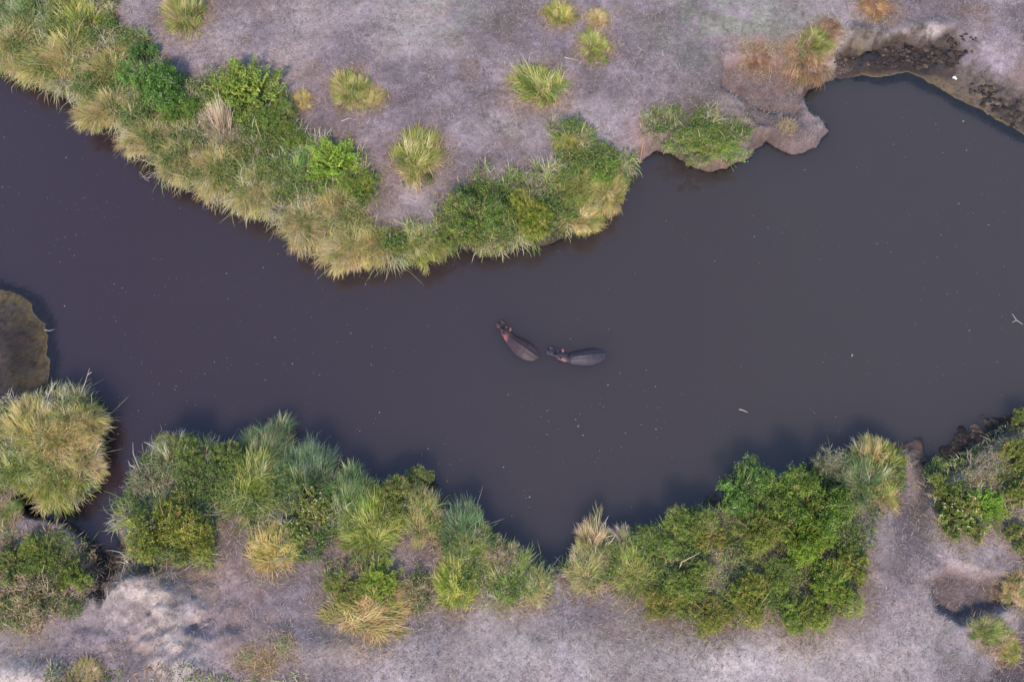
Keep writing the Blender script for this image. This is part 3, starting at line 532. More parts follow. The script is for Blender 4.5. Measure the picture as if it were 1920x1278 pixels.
def twiggy_mesh(n=70, per=10):
    az = u01(n, 0, 6.28); lean = u01(n, .1, 1.2); L = u01(n, .5, 1.0); b = np.stack([rng.normal(0, .16, n), rng.normal(0, .16, n), np.full(n, -.05)], -1)
    c = pick(GREY, n); V1, T1, C1, pts = blades(b, az, lean, L, u01(n, -.1, .6), u01(n, .014, .028), c*.8, c*1.2, 5, .7)
    m = n*per; k = rng.integers(0, n, m); j = rng.integers(2, 6, m); bb = pts[j, k]
    c2 = pick(GREY, m); tw = blades(bb, u01(m, 0, 6.28), u01(m, .1, 1.4), u01(m, .10, .28), u01(m, -.3, .8), u01(m, .01, .018), c2, c2*1.2, 2, .5)[:3]
    q = rng.integers(0, m, m*2); pos = bb[q]+rng.normal(0, .07, (m*2, 3)); lv = leaves(pos, u01(m*2, .03, .06), rng.normal(0, .5, (m*2, 3))+np.array([0, 0, .8]), pick([(.24,.22,.10),(.16,.19,.07),(.34,.29,.18)], m*2), .5)
    return lv, join([(V1, T1, C1), tw])
def tm(name, g): return mk_mesh(name, *g)
PROTO = {}
def reg(kind, variants): PROTO[kind] = variants
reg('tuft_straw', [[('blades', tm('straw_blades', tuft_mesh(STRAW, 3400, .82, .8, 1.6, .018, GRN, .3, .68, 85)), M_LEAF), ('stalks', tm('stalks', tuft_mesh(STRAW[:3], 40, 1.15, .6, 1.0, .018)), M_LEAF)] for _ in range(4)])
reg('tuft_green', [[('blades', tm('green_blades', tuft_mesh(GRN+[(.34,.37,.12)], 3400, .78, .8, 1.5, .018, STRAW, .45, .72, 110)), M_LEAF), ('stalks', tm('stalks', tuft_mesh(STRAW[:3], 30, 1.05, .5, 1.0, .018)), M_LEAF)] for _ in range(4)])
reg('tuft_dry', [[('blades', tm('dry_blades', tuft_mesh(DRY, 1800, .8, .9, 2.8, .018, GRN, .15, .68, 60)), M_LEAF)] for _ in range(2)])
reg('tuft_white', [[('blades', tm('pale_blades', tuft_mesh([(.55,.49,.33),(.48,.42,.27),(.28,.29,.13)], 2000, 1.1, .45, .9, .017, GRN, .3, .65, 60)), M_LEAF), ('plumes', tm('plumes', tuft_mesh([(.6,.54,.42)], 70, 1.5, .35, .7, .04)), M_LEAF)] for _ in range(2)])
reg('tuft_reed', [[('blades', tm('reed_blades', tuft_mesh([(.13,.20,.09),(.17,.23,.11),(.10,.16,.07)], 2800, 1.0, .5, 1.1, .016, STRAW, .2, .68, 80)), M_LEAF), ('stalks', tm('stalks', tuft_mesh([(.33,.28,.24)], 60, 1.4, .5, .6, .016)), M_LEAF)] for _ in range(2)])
def flower_mesh(col):
    th = np.arange(5)/5*6.283; c = np.stack([np.cos(th)*.55, np.sin(th)*.55, 0*th+.1], -1); nr = np.stack([-np.cos(th)*.3, -np.sin(th)*.3, 0*th+1], -1)
    return tm('flower', leaves(c, np.full(5, 1.1), nr, np.tile(np.array(col), (5, 1)), .8))
FLW = [flower_mesh(c) for c in ((.75,.68,.48),(.80,.74,.58),(.72,.52,.34))]
def bushv(pal, n_cl=300, per=20, lf=.058, flower=None, hgt=.62):
    lv, stm, fl = bush_mesh(pal, n_cl, per, lf, hgt, flower=flower)
    r = [('foliage', tm('foliage', lv), M_LEAF), ('stems', tm('stems', stm), M_STEM)]
    if fl is not None: r += [('flower', FLW[i % 3], M_LEAF, q) for i, q in enumerate(fl)]
    return r
reg('bush', [bushv(LEAF) for _ in range(5)])
reg('flower', [bushv(LEAF, flower=28) for _ in range(2)])
def fv(n, pal=LEAF):
    lv, s = feather_mesh(n, pal); return [('fronds', tm('fronds', lv), M_LEAF), ('stems', tm('stems', s), M_STEM)]
FE = [(.13,.20,.035),(.17,.25,.045),(.21,.28,.05)]
reg('feather', [fv(110, FE) for _ in range(3)])
def tv():
    lv, s = twiggy_mesh(); return [('leaves', tm('sparse_leaves', lv), M_LEAF), ('twigs', tm('twigs', s), M_STEM)]
reg('twiggy', [tv() for _ in range(3)])
reg('bush_fine', [bushv(LEAF, 620, 19, .038) for _ in range(3)])
reg('tuft_straw_fine', [[('blades', tm('straw_blades', tuft_mesh(STRAW, 5200, .78, .8, 1.6, .012, GRN, .3, .75, 170)), M_LEAF), ('stalks', tm('stalks', tuft_mesh(STRAW[:3], 45, 1.1, .6, 1.0, .012)), M_LEAF)] for _ in range(2)])
reg('tuft_green_fine', [[('blades', tm('green_blades', tuft_mesh(GRN+[(.34,.37,.12)], 5200, .74, .8, 1.5, .012, STRAW, .4, .75, 170)), M_LEAF), ('stalks', tm('stalks', tuft_mesh(STRAW[:3], 45, 1.1, .6, 1.0, .012)), M_LEAF)] for _ in range(2)])
reg('tuft_reed_fine', [[('blades', tm('reed_blades', tuft_mesh([(.13,.20,.09),(.19,.24,.12),(.10,.16,.07)], 4600, .85, .6, 1.2, .011, STRAW+GREY, .35, .75, 150)), M_LEAF), ('stalks', tm('stalks', tuft_mesh(GREY[:2], 45, 1.1, .6, 1.0, .012)), M_LEAF)] for _ in range(2)])
KIND = {'tuft_straw': ('grass_tussock', 'grass', 'grass tussocks along the banks'), 'tuft_green': ('grass_tussock', 'grass', 'grass tussocks along the banks'), 'tuft_dry': ('dry_tussock', 'grass', 'dry tussocks on the slope'),
 'tuft_white': ('plume_grass', 'grass', 'pale plumed grasses'), 'tuft_reed': ('reed_clump', 'reeds', 'reed clumps on the lower bank'), 'bush': ('leafy_bush', 'bush', 'leafy bushes along the banks'),
 'flower': ('flowering_bush', 'bush', 'flowering bushes'), 'feather': ('feathery_shrub', 'shrub', 'feathery shrubs'), 'low': ('low_shrub', 'shrub', None), 'twiggy': ('twiggy_shrub', 'shrub', 'twiggy shrubs')}
cnt = {}
for k, g, r, hs, tint, lab in plants:
    name, cat, grp = KIND[k]; kk = 'bush_fine' if k == 'low' else k
    if r > 1.2 and kk+'_fine' in PROTO and (not k.startswith('tuft') or float(samp(D, g[0], g[1])) < 4): kk += '_fine'
    i = cnt.get(kk, 0); cnt[kk] = i+1; var = PROTO[kk][i % len(PROTO[kk])]
    e = bpy.data.objects.new(name, None); COL.objects.link(e); e.location = (g[0], g[1], g[2])
    dd_ = float(samp(D, g[0], g[1])); az_ = random.uniform(0, 6.28) if k != 'low' else 0
    if k.startswith('tuft'): az_ = (math.atan2(-float(samp(GDY, g[0], g[1])), -float(samp(GDX, g[0], g[1]))) if dd_ < 2.6 else R(90)) + random.gauss(0, .6)
    e.rotation_euler = (0, 0, az_)
    e.location.z = max(e.location.z, .6); s = r*(1.12 if k.startswith('tuft') else 1.02); e.scale = (s, s, s*hs*random.uniform(.9, 1.1)) if k != 'low' else (s*1.0, s*.5, s*.42)
    if k.startswith('tuft'): e.scale = (s*random.uniform(.95, 1.2), s*random.uniform(.72, .95), s*hs)
    e.empty_display_size = .2; tag(e, lab, cat, grp)
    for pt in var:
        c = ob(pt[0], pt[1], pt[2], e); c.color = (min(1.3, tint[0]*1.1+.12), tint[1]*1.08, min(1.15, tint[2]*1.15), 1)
        if len(pt) > 3: c.location = pt[3]; fs = random.uniform(.022, .034); c.scale = (fs, fs, fs/hs); c.color = (1, 1, 1, 1)

# ------------------------------------------------------------------ undergrowth filling the banks between the plants
def in_poly(u, v, pts):
    c = np.zeros(u.shape, bool); n = len(pts)
    for i in range(n):
        a, b = pts[i], pts[(i+1) % n]
        if a[1] != b[1]: c ^= ((a[1] > v) != (b[1] > v)) & (u < (b[0]-a[0])*(v-a[1])/(b[1]-a[1]) + a[0])
    return c
def fringe(label, ranges, pals, dens=150, L=(.5, 1.5)):
    bs, azs = [], []
    for src, i0, i1 in ranges:
        for i in range(i0, i1):
            a = P(src[i][0], src[i][1])[:2]; b = P(src[i+1][0], src[i+1][1])[:2]; ln = np.hypot(*(b-a)); n = int(ln*dens); t = rng.random(n)
            bs.append(a+(b-a)*t[:, None])
    q = np.concatenate(bs); q = q+rng.normal(0, .12, q.shape); x, y = q.T; gxn = samp(GDX, x, y); gyn = samp(GDY, x, y); x = x+gxn*.3; y = y+gyn*.3
    k = sst(.3, .6, vn(x*1.3, y*1.3, 4)); kp = rng.random(len(x)) < .25+.75*k; x, y, gxn, gyn, k = x[kp], y[kp], gxn[kp], gyn[kp], k[kp]; n = len(x)
    az = np.arctan2(-gyn, -gxn) + (vn(x*2.2, y*2.2, 2)-.5)*2.6 + rng.normal(0, .35, n)
    c = np.where((vn(x*.8, y*.8, 5) > .5)[:, None], pick(pals[0], n), pick(pals[1], n))
    bb = np.stack([x, y, u01(n, .55, 1.25)], -1); Lh = u01(n, *L)*(.4+.75*sst(.25, .8, vn(x*1.9, y*1.9, 3)))*np.where(rng.random(n) < .03, 1.6, 1); c = c*(.55+.8*vn(x*3, y*3, 1))[:, None]
    g = blades(bb, az, u01(n, .5, 1.5), Lh, u01(n, .5, 1.9), u01(n, .014, .032), c*.85, np.clip(c*1.3, 0, .66), 5, .5)[:3]
    tag(ob('overhanging_grass', tm('overhanging_grass', g), M_LEAF), label, 'overhanging grass', kind='stuff')
def undergrowth(label, pts, dens, pals, hgt, leaf_frac, over=.0, kindname='undergrowth'):
    dens *= 2.6; over = -.05 if kindname == 'undergrowth' else over; w0 = np.array([P(u, v, 1.0)[:2] for u, v in pts]); lo, hi = w0.min(0), w0.max(0)
    n = int((hi-lo).prod()*dens); x = u01(n, lo[0], hi[0]); y = u01(n, lo[1], hi[1])
    jx = (vn(x*1.3, y*1.3, 0)-.5)*1.2; jy = (vn(x*1.3+20, y*1.3, 1)-.5)*1.2
    m = in_poly(x+jx, y+jy, w0) & (samp(D, x, y) > over)
    x, y = x[m], y[m]; cn = fbm(x*.9, y*.9, 3, 2); kp = rng.random(len(x)) < sst(.2, .5, cn)*.7+.3; x, y, cn = x[kp], y[kp], cn[kp]; n = len(x)
    zb = ground(x, y); zb = np.where(zb < .3, np.maximum(zb, u01(len(x), .1, .8)), zb); b = np.stack([x, y, zb-.03], -1)
    pn = vn(x*.75+11, y*.75, 4)*.6+vn(x*2.1, y*2.1, 5)*.4; gsel = rng.random(n) < sst(.36, .6, pn)
    az = vn(x*2.6, y*2.6, 3)*22 + rng.normal(0, .45, n)
    d0 = samp(D, x, y); edge = rng.random(n) < sst(1.1, .1, d0)*.75
    dx = samp(GDX, x, y); dy = samp(GDY, x, y); az = np.where(edge, np.arctan2(-dy, -dx)+rng.normal(0, .7, n), az)
    lump = sst(.3, .7, vn(x*1.25+5, y*1.25, 5)); hh = hgt*(.35+.6*cn+.55*lump)*u01(n, .6, 1.2)*np.where(rng.random(n) < .02, 2.0, 1)
    cA = pick(pals[0], n); cB = pick(pals[1], n); cc = np.where(gsel[:, None], cA, cB)
    cc = cc*(.35+1.6*vn(x*3.3, y*3.3, 1)*(.6+.8*vn(x*7, y*7, 2)))[:, None]
    isl = rng.random(n) < np.clip(leaf_frac*2*sst(.3, .7, vn(x*.9+7, y*.9, 2)), 0, 1)
    q = ~isl; nb = q.sum()
    parts = [blades(b[q], az[q], np.where(edge[q], u01(nb, .7, 1.5), u01(nb, .15, 1.1)), hh[q], np.where(edge[q], u01(nb, .7, 1.8), u01(nb, .3, 1.8)), u01(nb, .018, .042), cc[q]*.8, np.clip(cc[q]*1.25, 0, .6), 4, .5)[:3]]
    k = isl.sum()
    if k:
        bb = np.repeat(b[isl], 5, 0); hz = np.repeat(hh[isl], 5); pos = bb + rng.normal(0, .1, (k*5, 3)); pos[:, 2] = bb[:, 2] + hz*u01(k*5, .25, .95)
        lc = pick(LEAF, k); parts.append(leaves(pos, u01(k*5, .07, .15), rng.normal(0, .5, (k*5, 3))+np.array([0, 0, .8]), np.repeat(lc, 5, 0)))
    tag(ob(kindname, tm('undergrowth', join(parts)), M_LEAF), label, 'undergrowth', kind='stuff')
SG = (STRAW, GRN);  
undergrowth('tangle of straw grass and green shoots filling the upper left bank', [(-60,-60),(215,-30),(235,50),(330,130),(390,160),(540,170),(560,230),(610,280),(690,300),(700,360),(690,420),(760,460),(740,530),(600,520),(400,420),(300,380),(160,260),(-60,160)], 70, (STRAW, GRN+STRAW[2:5]), .72, .36)
undergrowth('tangle of leafy growth filling the bank around the large dark leafy bush', [(720,440),(800,420),(840,370),(920,320),(1030,330),(1040,240),(1090,230),(1110,280),(1180,290),(1200,350),(1120,460),(950,530),(740,540)], 60, (GRN, STRAW), .8, .5)
undergrowth('tangled grass covering the rounded bank at the left edge', [(-60,740),(190,740),(200,850),(175,915),(100,930),(30,930),(-60,900)], 60, (STRAW, GRN+STRAW[2:5]), .65, .2)
undergrowth('weedy growth under the bushes in the lower left corner', [(-60,990),(60,1000),(140,1010),(170,1060),(165,1140),(90,1170),(0,1200),(-60,1180)], 45, (DRY, GRN), .6, .4)
undergrowth('tangled growth filling the left thicket of the lower bank', [(210,960),(280,850),(340,800),(480,820),(620,880),(740,890),(840,930),(960,1010),(1040,1080),(1030,1110),(930,1130),(880,1080),(860,1120),(820,1000),(640,1000),(600,1060),(500,1050),(480,980),(400,960),(410,1060),(340,1070),(230,1040)], 55, (GRN+GREY[:2], GREY+STRAW[:3]), .75, .4)
undergrowth('low growth around the lone clump below the left thicket', [(610,1050),(680,1040),(800,1080),(810,1130),(740,1170),(630,1150)], 50, (GRN, DRY), .5, .4)
undergrowth('dense leafy growth filling the right-hand thicket', [(1050,1050),(1100,1000),(1200,980),(1300,900),(1400,880),(1500,830),(1690,820),(1700,880),(1640,960),(1610,1060),(1600,1120),(1520,1190),(1400,1160),(1260,1160),(1180,1090),(1070,1090)], 48, (GRN, LEAF+STRAW[3:]), .5, .45)
undergrowth('weedy growth along the right edge of the lower bank', [(1740,870),(1840,840),(1920,770),(1990,760),(1990,1120),(1900,1120),(1895,980),(1840,1000),(1750,990)], 38, (GRN, STRAW), .45, .4)
undergrowth('mat of short green shoots and straw on the rounded mud bank', [(1195,235),(1220,215),(1300,205),(1390,220),(1415,250),(1400,285),(1330,295),(1260,275),(1225,262)], 60, (GRN, STRAW), .55, .5)
undergrowth('sparse weeds on the slope at the bottom left edge', [(100,1240),(340,1240),(420,1262),(700,1270),(700,1330),(100,1330)], 25, (STRAW, DRY), .35, .2)

idx = lambda src, u, v: [i for i, q in enumerate(src) if q[0] == u and q[1] == v][0]
fringe('pale grass hanging over the water along the upper left bank', [(top, 1, 17)], (STRAW[:4]+GRN[3:], STRAW), 120, (.45, 1.7))
fringe('mixed green and straw growth hanging over the water below the large dark bush', [(top, 17, 26)], (GRN, STRAW), 120, (.4, 1.1))
fringe('grass hanging over the channel around the rounded bank at left', [(bot, idx(bot,110,944), idx(bot,100,740))], (STRAW, STRAW[:4]), 130, (.4, 1.1))
fringe('grass tips leaning over the water along the lower bank', [(bot, idx(bot,1660,840), idx(bot,226,1000))], (GRN, GREY), 60, (.4, 1.1))
# ------------------------------------------------------------------ dead grass litter and dung-sized crumbs on the soil
def litter():
    n = 400000; x = u01(n, -36, 36); y = u01(n, -21, 30)
    d = samp(D, x, y); bwv = samp(BW, x, y); m = (d > .3) & ~((bwv > 2) & (d < 3.5)); x, y = x[m], y[m]
    dn = fbm(x*.5, y*.5, 3, 1)*.6+fbm(x*2.2, y*2.2, 2, 4)*.4; keep = rng.random(len(x)) < sst(.3, .62, dn)*.9+.08
    x, y = x[keep], y[keep]; n = len(x); b = np.stack([x, y, ground(x, y)+.01], -1)
    near = np.zeros(n)
    for k, g, r, hs, t, l in plants: near = np.maximum(near, np.exp(-((x-g[0])**2+(y-g[1])**2)/(1.4*r)**2))
    c = pick([(.50,.43,.41),(.40,.33,.33),(.58,.50,.46),(.17,.13,.14),(.14,.11,.12),(.20,.20,.13)], n, .18)
    warm = pick([(.44,.32,.19),(.36,.22,.13),(.28,.26,.10)], n, .15); s = rng.random(n) < near*.9; c[s] = warm[s]
    gr = rng.random(n) < .5*samp(G(1370,50,150,75)+.7*G(850,45,110,55)+.6*G(1240,1090,110,50)+.5*G(1820,1190,70,60), x, y); c[gr] = pick([(.22,.26,.13),(.18,.23,.12)], n)[gr]
    L = u01(n, .10, .36)*(1+.7*near)
    g_ = blades(b, u01(n, 0, 6.28), u01(n, .9, 1.5), L, u01(n, .0, .8), u01(n, .007, .019), c, c*1.1, 2, 1.6)[:3]
    xs, ys, Ls = [], [], []
    for k, g, r, hs, t, l in plants:
        q = 420 if k.startswith('tuft') else 120; a_ = u01(q, 0, 6.28); rr = r*u01(q, .5, 1.5); xs.append(g[0]+rr*np.cos(a_)); ys.append(g[1]-.12*r+rr*np.sin(a_))
    xs = np.concatenate(xs); ys = np.concatenate(ys); m = samp(D, xs, ys) > .2; xs, ys = xs[m], ys[m]; n = len(xs); c = pick([(.50,.34,.20),(.40,.24,.14),(.55,.43,.27),(.30,.28,.11),(.24,.15,.10)], n, .2)
    g2 = blades(np.stack([xs, ys, ground(xs, ys)+.01], -1), u01(n, 0, 6.28), u01(n, .7, 1.5), u01(n, .2, .6), u01(n, .2, 1.0), u01(n, .012, .024), c, c*1.15, 3, .8)[:3]
    g_ = join([g_, g2])
    tag(ob('grass_litter', tm('grass_litter', g_), M_LEAF), 'short dead grass and stubble scattered over the bare soil', 'dead grass', kind='stuff')
litter()

# ------------------------------------------------------------------ tubes, sticks, floating bits
def tube(pts, rad, n=7):
    pts = np.array(pts, float); m = len(pts); rad = np.broadcast_to(rad, m); V_ = []
    for i in range(m):
        t = pts[min(i+1, m-1)]-pts[max(i-1, 0)]; t /= np.linalg.norm(t)
        a = np.cross(t, [0.1, .3, 1]); a /= np.linalg.norm(a); b = np.cross(t, a)
        for k in range(n):
            th = k/n*2*math.pi; V_.append(pts[i]+rad[i]*(a*math.cos(th)+b*math.sin(th)))
    T = []
    for i in range(m-1):
        for k in range(n):
            a, b = i*n+k, i*n+(k+1) % n; T += [(a, b, b+n), (a, b+n, a+n)]
    V_.append(pts[0]); V_.append(pts[-1]); c0, c1 = len(V_)-2, len(V_)-1
    for k in range(n): T += [(c0, (k+1) % n, k), (c1, (m-1)*n+k, (m-1)*n+(k+1) % n)]
    return np.array(V_), np.array(T)
def stick(name, cat, label, paths, rad, col, group=None):
    ps = []
    for pth in paths:
        n = len(pth); rr = np.linspace(1, .4, n)*rad; v, t = tube(pth, rr); ps.append((v, t, np.tile(np.array(col), (len(v), 1))*(1+rng.normal(0, .08, (len(v), 1)))))
    o = ob(name, mk_mesh(name, *join(ps), True), M_STEM); tag(o, label, cat, group); return o
def gpts(l, dz=.03): return [GP(u, v)+np.array([0, 0, dz]) for u, v in l]
def wpts(l, z=.012): return [P(u, v, z) for u, v in l]
stick('dead_reed_stalk', 'stalk', 'longer brown dead stalk leaning down the bare mud wedge to the water', [[P(1208,253,1.1), P(1204,280,.7), P(1199,308,.05)]], .045, (.42,.26,.17), 'dead stalks leaning on the mud wedge')
stick('dead_reed_stalk', 'stalk', 'shorter brown dead stalk right beside the longer leaning one', [[P(1211,258,1.0), P(1208,272,.8), P(1207,288,.5)]], .03, (.38,.23,.15), 'dead stalks leaning on the mud wedge')
stick('pale_root', 'root', 'pale knobby root sticking into the water below the mud wedge', [[P(1172,318,.5), P(1182,324,.25), P(1192,326,.12)], [P(1182,324,.25), P(1186,330,.05)], [P(1178,321,.4), P(1176,333,.1)]], .10, (.48,.38,.34))
stick('fallen_stick', 'stick', 'pale stick lying right of the large lone green tussock', [gpts([(1058,108),(1070,111),(1084,113)])], .03, (.5,.42,.36), 'pale sticks on the bare slope')
stick('fallen_stick', 'stick', 'pale forked stick near the right part of the grassy upper slope', [gpts([(1195,88),(1203,94),(1210,96)]), gpts([(1203,94),(1198,98)])], .025, (.5,.42,.36), 'pale sticks on the bare slope')
stick('fallen_stick', 'stick', 'thin pale stick on the soil above the lone round tussock', [gpts([(640,228),(655,222),(670,226)])], .025, (.5,.44,.4), 'pale sticks on the bare slope')
stick('fallen_stick', 'stick', 'bleached stick in the bare hollow between the two upper bank thickets', [gpts([(768,372),(778,378),(790,372)])], .025, (.5,.44,.4), 'pale sticks on the bare slope')
stick('fallen_stick', 'stick', 'bleached stick near the wide track at lower right', [gpts([(1660,918),(1680,920),(1705,914)])], .03, (.45,.38,.33), 'pale sticks on the bare slope')
stick('dead_branch', 'branch', 'bare crooked branches of a dead shrub jutting over the inlet', [[P(285,905,1.2), P(262,880,1.6), P(250,850,1.9), P(249,828,2.0)], [P(262,880,1.6), P(244,872,1.8), P(240,862,1.9)], [P(285,905,1.2), P(284,850,1.6), P(292,830,1.7)]], .045, (.32,.27,.24))
stick('dead_branch', 'branch', 'small bleached branch reaching left over the inlet beside the big yellowish bush', [[P(235,970,.9), P(215,972,.8), P(203,980,.6)], [P(215,972,.8), P(207,963,.8)]], .04, (.42,.37,.32))
stick('tall_stalk', 'stalk', 'single long seed stalk rising from the rounded bank at left', [[P(148,745,1.2), P(158,722,1.9), P(168,690,2.6)], [P(165,702,2.3), P(172,697,2.5)]], .025, (.42,.37,.3))
stick('forked_stalk', 'stalk', 'pale broken stalk bent at a right angle in the right-hand thicket', [[P(1272,1070,1.3), P(1278,1053,1.7), P(1312,1036,1.9)]], .035, (.55,.46,.30))
stick('floating_twig', 'twig', 'grey forked twig floating off the upper left bank', [wpts([(262,322),(268,330),(276,334),(285,332)]), wpts([(268,330),(272,336),(280,340)])], .025, (.3,.28,.3), 'twigs floating on the river')
stick('floating_twig', 'twig', 'short white stem floating right of centre in the lower water', [wpts([(1386,767),(1394,769),(1402,773)])], .025, (.6,.56,.52), 'twigs floating on the river')
stick('floating_twig', 'twig', 'pale forked twig floating at the right edge', [wpts([(1898,588),(1906,600),(1918,608)]), wpts([(1906,600),(1898,604)])], .022, (.5,.47,.44), 'twigs floating on the river')
stick('floating_twig', 'twig', 'thin pale twig floating by the muddy shore at left', [wpts([(82,618),(92,620),(102,617)])], .02, (.45,.42,.4), 'twigs floating on the river')
# pale scrap on the muddy shore
v, t = tube([P(1788,147,.12)+np.array([-.1,0,.06]), P(1788,147,.12)+np.array([0,.02,.1]), P(1793,150,.12)+np.array([0,0,.05])], [.06,.09,.05])
tag(ob('white_stone', mk_mesh('white_stone', v, t, np.full((len(v), 3), .72), True), M_STEM), 'small white stone on the wet algae mud, top right', 'stone')
# clods of churned mud
def clods(label, boxes, n, rad, cols):
    P0, T0 = sphere_unit(); V_, T_, C_ = [], [], []; o = 0
    for (u0, v0, u1, v1), k in zip(boxes, n):
        for _ in range(k):
            t = random.random(); u = u0+(u1-u0)*t+random.gauss(0, 12); v = v0+(v1-v0)*t+random.gauss(0, 7); g = GP(u, v)
            if g[2] < .02: g[2] = .02
            r = rad*math.exp(random.gauss(0, .45)); q = P0*np.array([r*random.uniform(.8, 1.5), r*random.uniform(.8, 1.3), r*random.uniform(.22, .5)])*(1+rng.normal(0, .13, (len(P0), 1)))
            a_ = random.uniform(0, 6.28); ca, sa_ = math.cos(a_), math.sin(a_); q = np.stack([q[:, 0]*ca-q[:, 1]*sa_, q[:, 0]*sa_+q[:, 1]*ca, q[:, 2]], -1)+g
            V_.append(q-[0, 0, r*.12]); T_.append(T0+o); o += len(q); C_.append(np.tile(np.array(random.choice(cols))*random.uniform(.6, 1.4), (len(q), 1)))
    tag(ob('churned_mud', mk_mesh('churned_mud', np.concatenate(V_), np.concatenate(T_), np.concatenate(C_), True), M_STEM), label, 'mud clods', kind='stuff')
def sphere_unit(n=9, m=6):
    V_ = [(math.sin(math.pi*i/m)*math.cos(6.2832*k/n), math.sin(math.pi*i/m)*math.sin(6.2832*k/n), math.cos(math.pi*i/m)) for i in range(m+1) for k in range(n)]
    T = []
    for i in range(m):
        for k in range(n): a, b = i*n+k, i*n+(k+1) % n; T += [(a, a+n, b+n), (a, b+n, b)]
    return np.array(V_), np.array(T)
BK = [(.03,.022,.02),(.05,.034,.026),(.022,.02,.024),(.10,.07,.055),(.04,.028,.026)]
clods('dark trampled mud clods between the pale scarp and the pool, top right', [(1575,112,1700,85),(1640,118,1720,108),(1690,80,1810,75),(1720,110,1800,105),(1830,165,1930,230)], [230, 150, 300, 150, 150], .085, BK)
clods('black mud clods at the head of the narrow inlet', [(195,1045,290,1050),(185,1040,180,1120)], [130, 90], .08, BK)
clods('black wet mud clods on the slumped bank right of the muddy ramp', [(1750,868,1830,815),(1830,815,1900,790)], [190, 110], .09, BK)
# flecks
def flecks():
    n = 3600; u = u01(n, -60, 1980); v = u01(n, 60, 1080); pp = np.array([P(a, b)[:2] for a, b in zip(u, v)])
    dn = fbm(pp[:, 0]*.1+pp[:, 1]*.07, pp[:, 1]*.42-pp[:, 0]*.12, 3, 3); m = (samp(D, pp[:, 0], pp[:, 1]) < -.4) & (rng.random(n) < sst(.42, .62, dn*.6+.4*vn(pp[:, 0]*.9, pp[:, 1]*.9, 2))*.95+.05); pp = pp[m]; n = len(pp); k = 6
    th = np.arange(k)/k*6.283; r = np.exp(rng.normal(-3.95, .42, n)); asp = u01(n, .35, 1); ro = u01(n, 0, 6.28)
    a = r[:, None]*np.cos(th)*(1+rng.normal(0, .2, (n, k))); b = (r*asp)[:, None]*np.sin(th)*(1+rng.normal(0, .2, (n, k)))
    x = a*np.cos(ro)[:, None]-b*np.sin(ro)[:, None]+pp[:, :1]; y = a*np.sin(ro)[:, None]+b*np.cos(ro)[:, None]+pp[:, 1:]
    rim = np.stack([x, y, np.full((n, k), .004)], -1); top_ = np.stack([pp[:, 0], pp[:, 1], r*.35+.004], -1)[:, None]
    V_ = np.concatenate([rim, top_], 1).reshape(-1, 3); T = np.array([(i, (i+1) % k, k) for i in range(k)]); T = (T[None]+(np.arange(n)*(k+1))[:, None, None]).reshape(-1, 3)
    c = pick([(.20,.19,.21),(.30,.29,.31),(.14,.14,.16),(.10,.18,.18)], n, .2)
    tag(ob('floating_flecks', mk_mesh('floating_flecks', V_, T, np.repeat(c, k+1, 0), True), M_STEM), 'tiny flecks of foam and plant bits scattered over the river', 'flecks', kind='stuff')
flecks()

# ------------------------------------------------------------------ hippos
def mat_skin():
    m, nt, b, L = newmat('wet_hippo_skin')
    a = N(nt, 'ShaderNodeAttribute', attribute_name='Col'); tc = N(nt, 'ShaderNodeTexCoord')
    n1 = N(nt, 'ShaderNodeTexNoise'); n1.inputs['Scale'].default_value = 7; n1.inputs['Detail'].default_value = 7; L.new(tc.outputs['Object'], n1.inputs[0])
    mr = N(nt, 'ShaderNodeMapRange'); mr.inputs[1].default_value = .3; mr.inputs[2].default_value = .7; mr.inputs[3].default_value = .75; mr.inputs[4].default_value = 1.25; L.new(n1.outputs[0], mr.inputs[0])
    vm = N(nt, 'ShaderNodeVectorMath', operation='SCALE'); L.new(a.outputs['Color'], vm.inputs[0]); L.new(mr.outputs[0], vm.inputs['Scale']); L.new(vm.outputs[0], b.inputs['Base Color'])
    b.inputs['Roughness'].default_value = .55; b.inputs['Specular IOR Level'].default_value = .3
    bp = N(nt, 'ShaderNodeBump'); bp.inputs['Strength'].default_value = .35; bp.inputs['Distance'].default_value = .02; L.new(n1.outputs[0], bp.inputs['Height']); L.new(bp.outputs[0], b.inputs['Normal'])
    return m
M_SKIN = mat_skin()
def sph(c, r, n=14, m=9):
    V_ = []; T = []
    for i in range(m+1):
        ph = math.pi*i/m
        for k in range(n):
            th = 2*math.pi*k/n; V_.append((c[0]+r[0]*math.sin(ph)*math.cos(th), c[1]+r[1]*math.sin(ph)*math.sin(th), c[2]+r[2]*math.cos(ph)))
    for i in range(m):
        for k in range(n): a, b = i*n+k, i*n+(k+1) % n; T += [(a, a+n, b+n), (a, b+n, b)]
    return np.array(V_), np.array(T)
